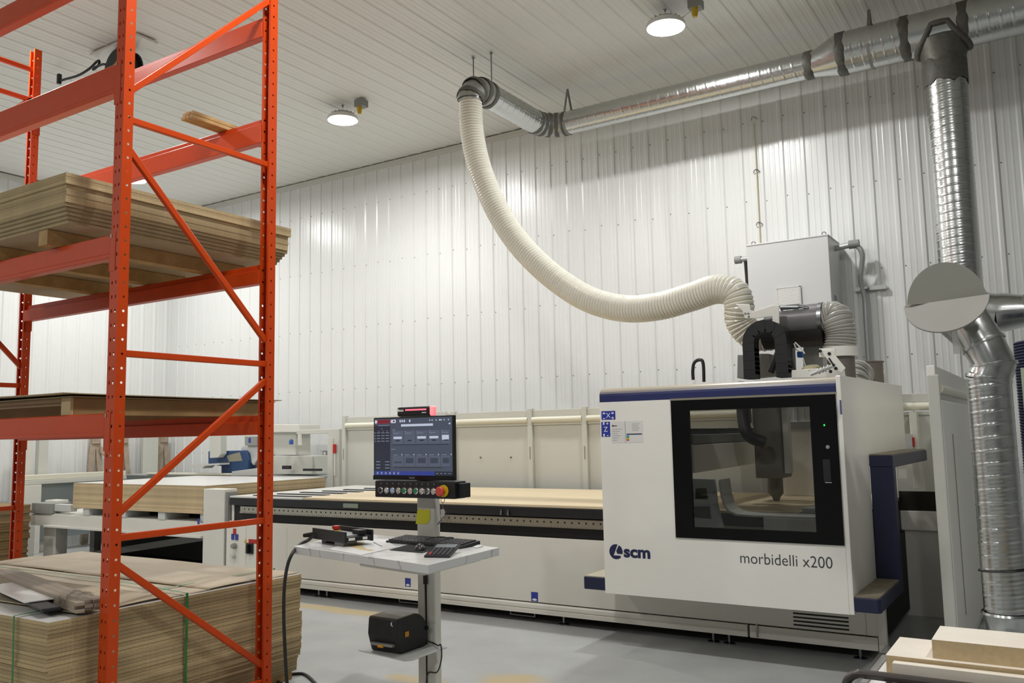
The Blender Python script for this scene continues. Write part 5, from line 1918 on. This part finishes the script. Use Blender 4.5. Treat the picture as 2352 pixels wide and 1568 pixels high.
# mouse pad and mouse
pd = [at(895, 1263, Z=tz), at(970, 1270, Z=tz), at(1020, 1256, Z=tz), at(945, 1249, Z=tz)]
tag(MB().prism([(p.x, p.y) for p in pd], 'z', tz, tz + .0022).build('mouse_pad', mat('pad_black', '#202123', .75)), 'thin black mouse pad in front of the keyboard', 'mouse pad')
q = at(965, 1262, Z=tz + .003)
ms = thing('computer_mouse', 'rounded black computer mouse on the black pad', 'mouse', (q.x, q.y, tz + .0023))
R2 = Matrix.Rotation(math.radians(35), 3, 'Z')
m = MB()
rings = []
for k in range(9):
    t = k / 8
    L_ = .055 * math.cos(PI * (t - .5) * .98)
    z = .031 * math.sin(t * PI / 2)
    s_ = math.cos(t * PI / 2 * .96)
    rings.append([Vector((q.x, q.y, tz + .0025)) + R2 @ Vector((.031 * s_ * math.cos(a), .056 * s_ * math.sin(a) * (1 - .0 * t), z)) for a in [j / 24 * 2 * PI for j in range(24)]])
m.loft(rings)
m.build('body', mat('mouse_black', '#141415', .35), ms)
MB().cyl(Vector((q.x, q.y, tz + .032)) + R2 @ Vector((-.004, -.028, 0)), Vector((q.x, q.y, tz + .032)) + R2 @ Vector((.004, -.028, 0)), .007, 12).build('wheel', GREY, ms)
# calculator
c0, c1, c2 = at(998, 1272, Z=tz + .004), at(1033, 1279, Z=tz + .004), at(1077, 1257, Z=tz + .004)
cl = thing('calculator', 'black desk calculator with a grey display at the right of the table', 'calculator', (c0.x, c0.y, tz))
xx = (c2 - c1)
xx.z = 0
Lc = .205
xx.normalize()
yy_ = Vector((-xx.y, xx.x, 0))
Rc = Matrix((xx, yy_, Vector((0, 0, 1)))).transposed()
o_ = Vector((c1.x, c1.y, tz))
wc = .135
m = MB().prism([(0, .0), (0, .010), (Lc, .044), (Lc, .030)], 'y', 0, wc)
m.v = [o_ + Rc @ v for v in m.v]
m.build('case', BLACK, cl, bevel=.003)


def onc(x, y, h=0):
    return o_ + Rc @ Vector((x, y, (.0102 + x * .034 / Lc + h)))


m = MB().add([onc(Lc * .68, .012), onc(Lc * .95, .012), onc(Lc * .95, wc - .012), onc(Lc * .68, wc - .012)], [(0, 1, 2, 3)])
m.build('display', mat('lcd_grey', '#83898a', .2), cl)
m, mr_ = MB(), MB()
for i in range(6):
    for j in range(5):
        t_ = mr_ if (i < 2 and j == 4) else m
        x, y = .014 + i * Lc * .1, .012 + j * (wc - .02) / 5
        a_, b_, c_, d_ = onc(x, y, .0), onc(x + Lc * .07, y, .0), onc(x + Lc * .07, y + .014, .0), onc(x, y + .014, .0)
        up = Vector((0, 0, .004))
        t_.add([a_, b_, c_, d_, a_ + up, b_ + up, c_ + up, d_ + up], [(4, 5, 6, 7), (0, 1, 5, 4), (1, 2, 6, 5), (2, 3, 7, 6), (3, 0, 4, 7)])
m.build('keys', mat('calc_keys', '#4a4b4d', .5), cl)
mr_.build('red_keys', mat('calc_red', '#b04a50', .5), cl)
# pen with a red cap
a, b = at(986, 1268, Z=tz + .006), at(1016, 1259, Z=tz + .006)
pn = thing('pen', 'thin pen with a red cap beside the mouse pad', 'pen', (a.x, a.y, tz))
a.z = b.z = tz + .0055
MB().cyl(a + (b - a) * .25, b, .0045, 10).build('barrel', LGREY, pn)
MB().cyl(a, a + (b - a) * .25, .0052, 10).build('cap', mat('pen_red', '#b5485a', .4), pn)
# small white card
a = [at(x, y, Z=tz) for x, y in ((1085, 1258), (1096, 1259), (1110, 1255), (1099, 1252))]
tag(MB().prism([(p.x, p.y) for p in a], 'z', tz, tz + .006).build('note_pad', PAPER, bevel=.001), 'small white note pad near the right corner of the table', 'note pad')
# papers with a tan printed shape
P = [at(x, y, Z=tz) for x, y in ((754, 1261), (829, 1275), (912, 1257), (885, 1240), (838, 1237))]
pp = thing('paper_sheet', 'white paper with a tan printed shape on the table between pendant and keyboard', 'paper', (P[0].x, P[0].y, tz))
cxm = sum((p for p in P), Vector()) / 5
MB().prism([(p.x, p.y) for p in P], 'z', tz, tz + .0022).build('page', PAPER, pp)
sh = [at(x, y, Z=tz + .0025) for x, y in ((797, 1253), (828, 1242), (838, 1244), (832, 1252), (842, 1260), (862, 1263), (852, 1265), (828, 1262))]
sh.sort(key=lambda p: 0)
m = MB().add([Vector((p.x, p.y, tz + .0024)) for p in sh], [tuple(range(len(sh)))])
m.build('printed_shape', mat('tan_print', '#cbb684', .6), pp)
m = MB().cyl(at(858, 1245, Z=tz + .004), at(877, 1254, Z=tz + .004), .0018, 6)
m.build('pencil_line', GREY, pp)
P2 = [at(x, y, Z=tz + .0) for x, y in ((848, 1236), (884, 1231), (915, 1249), (900, 1256))]
# pendant with cable
q0, q1, q2 = at(722, 1237, Z=tz + .02), at(797, 1249, Z=tz + .02), at(843, 1233, Z=tz + .02)
xx = (q1 - q0)
xx.z = 0
Lp = xx.length
xx.normalize()
Rp = Matrix((xx, Vector((-xx.y, xx.x, 0)), Vector((0, 0, 1)))).transposed()
o_ = Vector((q0.x, q0.y, tz))
Wp = .16
pe = thing('remote_pendant', 'black remote control box with a red knob at the left end of the table', 'remote control', o_)


def pbx(a, b, name, mm, bev=.004):
    m = MB().box(a, b)
    m.v = [o_ + Rp @ v for v in m.v]
    return m.build(name, mm, pe, bevel=bev)


pbx((0, 0, .03), (Lp, Wp, .055), 'tray', BLACK)
pbx((-.005, -.012, .022), (Lp, 0, .085), 'side_guard', BLACK)
pbx((-.005, Wp, .022), (Lp, Wp + .012, .085), 'side_guard', BLACK)
pbx((.02, .015, .055), (Lp - .04, Wp - .015, .060), 'face_plate', mat('face_grey', '#a3a8a8', .3), .001)
pbx((Lp - .10, Wp - .07, .060), (Lp - .02, Wp - .02, .085), 'display_block', BLACK)
m = MB().lathe([(.016, 0), (.016, .012), (.024, .014), (.024, .030), (0, .034)], o_ + Rp @ Vector((.06, Wp - .05, .060)), n=20)
m.build('red_knob', RED, pe)
m = MB().lathe([(.026, 0), (.026, .006), (0, .006)], o_ + Rp @ Vector((.06, Wp - .05, .060)), n=20)
m.build('yellow_ring', YEL, pe)
pbx((.20, .02, .0), (.30, .11, .03), 'magnet_foot', LGREY)
pbx((.03, .03, .0), (.08, .10, .03), 'magnet_foot', GREY)
for x in (Lp + .0003,):
    m = MB()
    for y0, y1 in ((.01, .05), (Wp - .06, Wp - .03)):
        m.box((Lp, y0, .036), (Lp + .0008, y1, .05))
    m.v = [o_ + Rp @ v for v in m.v]
    m.build('label', WH, pe)
e0 = o_ + Rp @ Vector((-.0, -.02, .05))
cp = [e0 + Vector((.03, 0, 0)), at(708, 1240, Y=e0.y - .02)]
for (x, y, Yv) in ((690, 1249, 3.62), (672, 1270, 3.50), (660, 1300, 3.47), (653, 1350, 3.45), (652, 1420, 3.45), (655, 1500, 3.45), (659, 1567, 3.45)):
    cp.append(at(x, y, Y=Yv))
cp.append(Vector((cp[-1].x + .02, 3.45, .10)))
cp.append(Vector((cp[-1].x + .06, 3.5, .010)))
cp += [Vector((cp[-1].x + .2, 3.7, .010)), at(640, 1566, Z=.010), at(690, 1546, Z=.01), at(722, 1566, Z=.01), at(760, 1620, Z=.01)]
MB().tube(spline(cp, 8), .0095, 10).build('cable', mat('cable_black', '#242422', .5), pe)
MB().tube([e0 + Vector((.06, .015, .002)), e0 + Vector((-.05, -.01, -.01))], .018, 12, True, [.02, .011]).build('strain_relief', BLACK, pe)

# ---- sticky note, keys, dongle on the post
pa = [at(x, y, Y=SY - .002) for x, y in ((955, 1203), (982, 1203), (988, 1190), (987, 1170), (959, 1170))]
tag(MB().prism([(p.x, p.z) for p in pa], 'y', SY - .003, SY - .0012).build('sticky_note', mat('note_yellow', '#dcd832', .6)), 'yellow sticky note on the stand post below the button box', 'note')
kq = at(1017, 1154, Y=4.02)
ky = thing('hanging_keys', 'bunch of keys with a clear tag hanging from the button box', 'keys', (kq.x, 4.02, kq.z - .25))
cc = Vector((kq.x, 4.02, BZ0 - .012))
MB().tube([cc + Vector((.013 * math.cos(a), 0, .013 * math.sin(a))) for a in [k / 16 * 2 * PI for k in range(17)]], .0018, 6).build('ring', STEEL, ky)
MB().tube([cc + Vector((0, 0, -.012)), cc + Vector((-.002, 0, -.05))], .0015, 6).build('cord', STEEL, ky)
kp = [at(x, y, Y=4.02) for x, y in ((1012, 1170), (1019, 1168), (1023, 1176), (1018, 1188), (1013, 1187))]
MB().prism([(p.x, p.z) for p in kp], 'y', 4.018, 4.021).build('key', mat('key_nickel', '#cfcfcb', .3, metal=.6), ky)
kp = [at(x, y, Y=4.02) for x, y in ((1016, 1190), (1020, 1193), (1009, 1204), (1004, 1204))]
MB().prism([(p.x, p.z) for p in kp], 'y', 4.014, 4.017).build('key', STEEL, ky)
kp = [at(x, y, Y=4.02) for x, y in ((1021, 1171), (1034, 1184), (1035, 1196), (1022, 1197), (1018, 1188))]
MB().prism([(p.x, p.z) for p in kp], 'y', 4.023, 4.026).build('clear_tag', PLAS, ky)
a, b = at(975, 1341, Y=SY - .01), at(981, 1320, Y=SY - .01)
dg = thing('usb_dongle', 'small black plug hanging on a cable below the table on the stand post', 'plug', (a.x, SY - .012, a.z))
MB().box((a.x - .004, SY - .020, a.z), (b.x + .004, SY - .006, b.z)).build('plug', BLACK, dg, bevel=.004)
MB().tube([(a.x + .006, SY - .012, a.z), (a.x + .009, SY - .010, a.z - .25), (a.x + .012, SY - .010, SZ + .03)], .0035, 8).build('cable', BLACK, dg)

# ---- label printer on the shelf
PX0, PX1, PY0, PY1 = -3.43, -3.215, 3.80, 4.09
pr_ = thing('label_printer', 'dusty black label printer with orange latches on the stand shelf', 'printer', ((PX0 + PX1) / 2, (PY0 + PY1) / 2, SZ + .0005))
z0 = SZ + .0008
prof = [(PY0 + .03, z0), (PY0 + .012, z0 + .05), (PY0 - .004, z0 + .10), (PY0 + .004, z0 + .185), (PY0 + .012, z0 + .195)]
prof += [(PY0 + .15 + .133 * math.sin(a), z0 + .065 + .135 * math.cos(a) * (1.0)) for a in [k / 10 * PI / 2 for k in range(0, 11)]]
prof += [(PY1 - .008, z0 + .03), (PY1 - .03, z0)]
PRB = mat('printer_black', '#252423', .5, noise=.25, nscale=14, col2='#1a1a1a')
MB().prism(prof, 'x', PX0, PX1).build('body', PRB, pr_, bevel=.012, seg=3)
nt = PRB.node_tree                      # sawdust settled on upward faces
bs = nt.nodes['Principled BSDF']
src = bs.inputs['Base Color'].links[0].from_socket
ge = nt.nodes.new('ShaderNodeNewGeometry')
sp = nt.nodes.new('ShaderNodeSeparateXYZ')
nt.links.new(ge.outputs['Normal'], sp.inputs[0])
mr = nt.nodes.new('ShaderNodeMapRange')
mr.inputs['From Min'].default_value, mr.inputs['From Max'].default_value = .5, 1.0
mr.inputs['To Max'].default_value = .55
nt.links.new(sp.outputs['Z'], mr.inputs['Value'])
mc = nt.nodes.new('ShaderNodeMix')
mc.data_type = 'RGBA'
mc.inputs[7].default_value = lin('#8a806e')
nt.links.new(mr.outputs[0], mc.inputs[0])
nt.links.new(src, mc.inputs[6])
nt.links.new(mc.outputs[2], bs.inputs['Base Color'])
ORL = mat('latch_orange', '#dd9a1f', .4)
MB().box((PX1 - .002, PY0 + .07, z0 + .085), (PX1 + .006, PY0 + .10, z0 + .115)).build('side_latch', ORL, pr_, bevel=.003)
MB().box((PX0 + .03, PY0 - .012, z0 + .042), (PX1 - .025, PY0 + .02, z0 + .056)).build('label_slot', GREY, pr_, bevel=.002)
MB().box((PX0 + .085, PY0 - .016, z0 + .034), (PX0 + .125, PY0 - .004, z0 + .050)).build('front_latch', ORL, pr_, bevel=.003)
m = MB()
m.prism([(PX1 - .045, z0 + .168), (PX1 - .035, z0 + .180), (PX1 - .038, z0 + .165), (PX1 - .028, z0 + .152), (PX1 - .042, z0 + .158)], 'y', PY0 - .0005, PY0 + .004)
m.build('emblem', WH, pr_)
MB().lathe([(.012, 0), (.012, .012), (0, .012)], (PX1, PY1 - .03, z0 + .10), (.5, .8, 0), n=12).build('knob', BLACK, pr_)
MB().tube(spline([(PX1 - .03, PY1 - .02, z0 + .03), (PX1 + .03, PY1 + .0, z0 + .012), (PX1 + .09, PY1 - .035, z0 + .012), (PX1 + .122, PY1 - .05, z0 + .02), (PX1 + .132, PY1 - .06, z0 - .05), (PX1 + .07, PY1 - .02, z0 - .14), (SX + .01, SY - .010, z0 - .17), (SX + .004, SY - .010, .02)], 8), .004, 8).build('cable', BLACK, pr_)

# ================================================================ right side: guard door, spiral duct with blanked branch, boards
dx_, dy0, dy1, dz1 = -.69, 6.12, 8.38, 1.945
DOORW = mat('door_white', '#efede5', .4)
gd = thing('guard_door', 'tall beige guard door leaf seen along its length beside the round silver duct', 'guard', (dx_, (dy0 + dy1) / 2, 0))
MB().box((dx_ - .05, dy0, .02), (dx_, dy1, dz1 - .0)).build('leaf', DOORW, gd, bevel=.006)
MB().box((dx_, dy0 + .04, .10), (dx_ + .022, dy1 - .2, dz1 - .22)).build('inner_panel', DOORW, gd, bevel=.012)
MB().cyl((dx_ + .01, dy0 + .03, dz1 - .15), (dx_ + .01, dy1 - .05, dz1 - .15), .03, 14).build('round_rail', mat('rail_cream', '#dcd9c6', .35), gd)
MB().box((dx_ - .05, dy0 - .006, .02), (dx_ + .02, dy0 + .02, dz1 - .06)).build('edge_post', FENCE, gd, bevel=.008)
MB().box((dx_ + .022, dy0 + .5, .3), (dx_ + .026, dy0 + .52, 1.5)).build('seam', SLT, gd)

# cabinet and fence behind the hood's right side
ca, cb_ = -1.245, -.76
rc = thing('machine_cabinet', 'beige cabinet with a dark glass strip between the hood and the guard door', 'cabinet', ((ca + cb_) / 2, 8.1, 0))
MB().box((ca, 7.98, .0), (cb_, 8.38, .70)).build('lower_box', DOORW, rc, bevel=.004)
MB().box((ca, 7.95, .70), (cb_, 8.38, .86)).build('upper_box', DOORW, rc, bevel=.006)
MB().box((ca, 7.97, .862), (cb_, 8.0, 1.02)).build('dark_strip', mat('smoked_strip', '#35342f', .15), rc)
t = thing('guard_panel', 'narrow beige guard panel between the hood and the guard door', 'guard', (-.95, 8.45, 0), 'beige guard panels behind the bed')
MB().box((-1.6, 8.44, .1), (-.70, 8.456, 1.66)).build('sheet', FENCE, t)
MB().box((-1.6, 8.42, 1.775), (-.70, 8.46, 1.85)).build('top_rail', FENCE, t, bevel=.004)
MB().cyl((-1.6, 8.42, 1.735), (-.70, 8.42, 1.735), .035, 14).build('round_rail', mat('rail_cream', '#dcd9c6', .35), t)
MB().box((-1.6, 8.42, 1.66), (-.70, 8.46, 1.69)).build('lower_rail', FENCE, t)
pq = at(2100, 990, Y=8.3)
po = MB().box((pq.x - .03, 8.27, 1.02), (pq.x + .03, 8.41, 1.68)).build('interlock_post', BEIGE, t, bevel=.004)
q = at(2091, 1015, Y=8.25)
MB().box((q.x - .09, 8.22, q.z - .07), (q.x + .02, 8.268, q.z + .07)).build('switch_box', LGREY, t, bevel=.004)
MB().box((q.x + .02, 8.22, q.z - .04), (q.x + .035, 8.262, q.z + .04)).build('red_switch', RED, t)

# floor duct with a blanked branch
QY = 5.3
ax = [at(2300, 1440, Y=QY), at(2287, 880, Y=QY)]
qx = (ax[0].x + ax[1].x) / 2
qr = .108
fd = thing('floor_duct', 'shiny upright spiral duct at the right with a blanked branch and fold-out round cover', 'duct', (qx, QY, 0))
jz = at(2290, 1408, Y=QY).z
tz_ = at(2288, 868, Y=QY).z
g = MB()
spiral(g, (qx, QY, jz), (qx, QY, tz_), qr, .068, 34, .0026)
g.build('spiral_section', GALV, fd)
g = MB()
g.lathe([(qr + .012, jz + .012), (qr + .016, jz), (qr + .004, jz - .012), (qr - .004, jz - .06), (qr - .004, 0.004)], (qx, QY, 0), n=34, cap=False)
g.build('plain_section', GALV, fd)
pth = [Vector((qx, QY, tz_)), at(2284, 838, Y=QY), at(2258, 790, Y=QY), at(2226, 738, Y=QY + .02), at(2200, 700, Y=QY + .06)]
g = MB()
gored(g, pth, qr)
g.build('branch', GALV, fd)
for k in range(3):
    d = pth[k + 1] - pth[max(0, k - 1)]
    if k == 0: d = Vector((.25, 0, 1))
    band(MB(), pth[k], d, qr, .022, .006).build('seam_ring', GALV, fd)
g = MB()
e1 = at(2150, 700, Y=QY + .12)
g.tube([at(2215, 745, Y=QY + .08) + Vector((0, .05, -.06)), e1 + Vector((.02, .03, .02))], .12, 24, True, [.08, .13])
g.build('stub', GALVD, fd)
# fold-out round cover: two half discs hinged on a chord
hc = at(2173, 692, Y=5.12)
hr = .243
PLT = mat('cover_grey', '#a3a099', .5, noise=.05, nscale=6)
ca_, sa_ = math.cos(math.radians(32)), math.sin(math.radians(32))
ring = [hc + Vector((.188 * math.cos(a), .188 * math.cos(a) * sa_ * .4 + .02, .218 * math.sin(a) - .004)) for a in [k / 30 * PI for k in range(31)]]
g = MB().add(ring, [tuple(range(31))[::-1]])
g.build('upper_cover', mat('cover_shade', '#8b8a80', .5, noise=.05, nscale=6), fd, solid=.01)  # shade of the half turned from the lamps, put into a darker grey
ring = [hc + Vector((.206 * math.cos(a), -.13 * math.sin(a), .180 * -math.sin(a) + .012 * math.cos(a))) for a in [k / 30 * PI for k in range(31)]]
g = MB().add(ring, [tuple(range(31))])
g.build('lower_cover', PLT, fd, solid=.01)
a, b = at(2193, 765, Y=5.16), at(2197, 812, Y=5.16)
MB().box((a.x - .013, 5.15, b.z), (a.x + .013, 5.17, a.z + .02)).build('support_strip', WH, fd)
ty_ = at(2290, 1307, Y=QY)
MB().tube([Vector((qx + (qr + .009) * math.cos(a), QY + (qr + .009) * math.sin(a), ty_.z + .01 * math.cos(a + .6))) for a in [k / 30 * 2 * PI for k in range(31)]], .005, 6).build('cable_tie', BLACK, fd)

# duct continuing right from the downpipe elbow
rd0 = el[-1]
g = MB()
xr0, xr1 = rd0.x, rd0.x + .22
g.loft([[Vector((x, DY + rr * math.cos(2 * PI * i / 30), rd0.z + rr * math.sin(2 * PI * i / 30))) for i in range(30)] for x, rr in ((xr0, VR * .97), (xr0 + .05, VR * .97), (xr1, .135), (xr1 + .08, .135))], False)
g.build('reducer', GALV, run)
band(MB(), (xr1 + .03, DY, rd0.z), (1, 0, 0), .137, .09).build('sealed_joint', SEAL, run)
g = MB()
spiral(g, (xr1 + .08, DY, rd0.z), (xr1 + 1.2, DY, rd0.z), .135, .11, 30)
g.build('lower_duct', GALV, run)

# navy dust collector bag at the right edge
q = at(2337, 940, Y=7.2)
nb = thing('dust_collector', 'tall dark navy ribbed filter bag with a pale frame at the right edge', 'dust collector', (q.x + .34, 7.2, 0))
zt2, zb2 = at(2345, 787, Y=7.2).z, at(2345, 1088, Y=7.2).z
m = MB()
rings = []
nn = 90
for k in range(nn + 1):
    z = zb2 + (zt2 - zb2) * k / nn
    rr = .33 + (.006 if k % 2 else -.004)
    rings.append([Vector((q.x + .34 + rr * math.cos(a), 7.2 + rr * math.sin(a), z)) for a in [j / 36 * 2 * PI for j in range(36)]])
m.loft(rings)
m.build('filter_bag', mat('navy_fabric', '#151a3c', .7), nb)
MB().lathe([(.30, 0), (.31, zb2 - .03), (.33, zb2 - .005)], (q.x + .34, 7.2, 0), n=36).build('drum', LGREY, nb)
gq = at(2349, 845, Y=6.84)
MB().box((gq.x - .012, 6.80, zb2), (gq.x + .06, 6.83, gq.z)).build('frame_post', mat('pale_green', '#a8b59a', .5), nb)

# cart with pale boards in the bottom right corner
cz = .605
ct = thing('board_cart', 'dark steel cart with a clear side rail holding pale boards at bottom right', 'cart', (.15, 3.3, 0))
DST = mat('dark_tube', '#4d4744', .35, metal=.5)
ta = at(1922, 1566, Z=.66)
tb = at(2300, 1572, Z=.66)
fy = at(2060, 1552, Z=.66).y
tx0 = at(1928, 1556, Z=.66).x
MB().tube(spline([(tx0, fy - .03, .45), (tx0, fy - .03, .60)] + [(tx0 + .06 * (1 - math.cos(a)), fy - .03, .60 + .06 * math.sin(a)) for a in [k / 6 * PI / 2 for k in range(1, 7)]] + [(tx0 + .2, fy - .03, .66), (1.0, fy - .03, .66)], 6), .016, 10).build('handle_bar', DST, ct)
MB().box((-.71, 3.22, cz - .05), (1.0, 3.95, cz)).build('deck', STEEL, ct, bevel=.004)
for x in (-.66, .95):
    for y in (3.27, 3.9):
        MB().box((x - .02, y - .02, .09), (x + .02, y + .02, cz - .05)).build('leg', DST, ct)
        w_ = MB().cyl((x - .016, y, .05), (x + .016, y, .05), .05, 20)
        w_.build('wheel', DARK, ct)
MB().box((-.70, 3.24, cz), (-.685, 3.93, cz + .055)).build('side_rail', PLAS, ct)
MB().box((-.682, 3.26, cz + .0005), (-.632, 3.90, cz + .020)).build('white_strip', WH, ct)
tag(MB().box((-.73, 3.02, .52), (.9, 3.19, .56)).build('sawdust_panel', MDFP, bevel=.004), 'sawdust-covered pale panel below the cart handle at the very bottom right', 'panel')
EDGE = boardmat('pale_board_edge', '#dcc59e', '#d0b68a', scale=60)
lb = ['lower pale board of the stack on the cart', 'middle pale board of the stack on the cart', 'upper pale board set back to the right on the cart', 'front pale board with a pencil scribble on the cart']
z_ = cz + .0205
tag(MB().box((-.60, fy + .0, cz + .0215), (.9, 3.50, cz + .100)).build('pale_board', PALE, bevel=.002), lb[3], 'board', 'pale boards on the cart')
MB_ = MB()
sheet('pale_board', -.63, .9, 3.515, 3.84, cz + .0215, cz + .112, [EDGE, PALE], label=lb[0], cat='board', group='pale boards on the cart')
sheet('pale_board', -.475, .9, 3.545, 3.80, cz + .1125, cz + .178, [EDGE, PALE], label=lb[2], cat='board', group='pale boards on the cart')
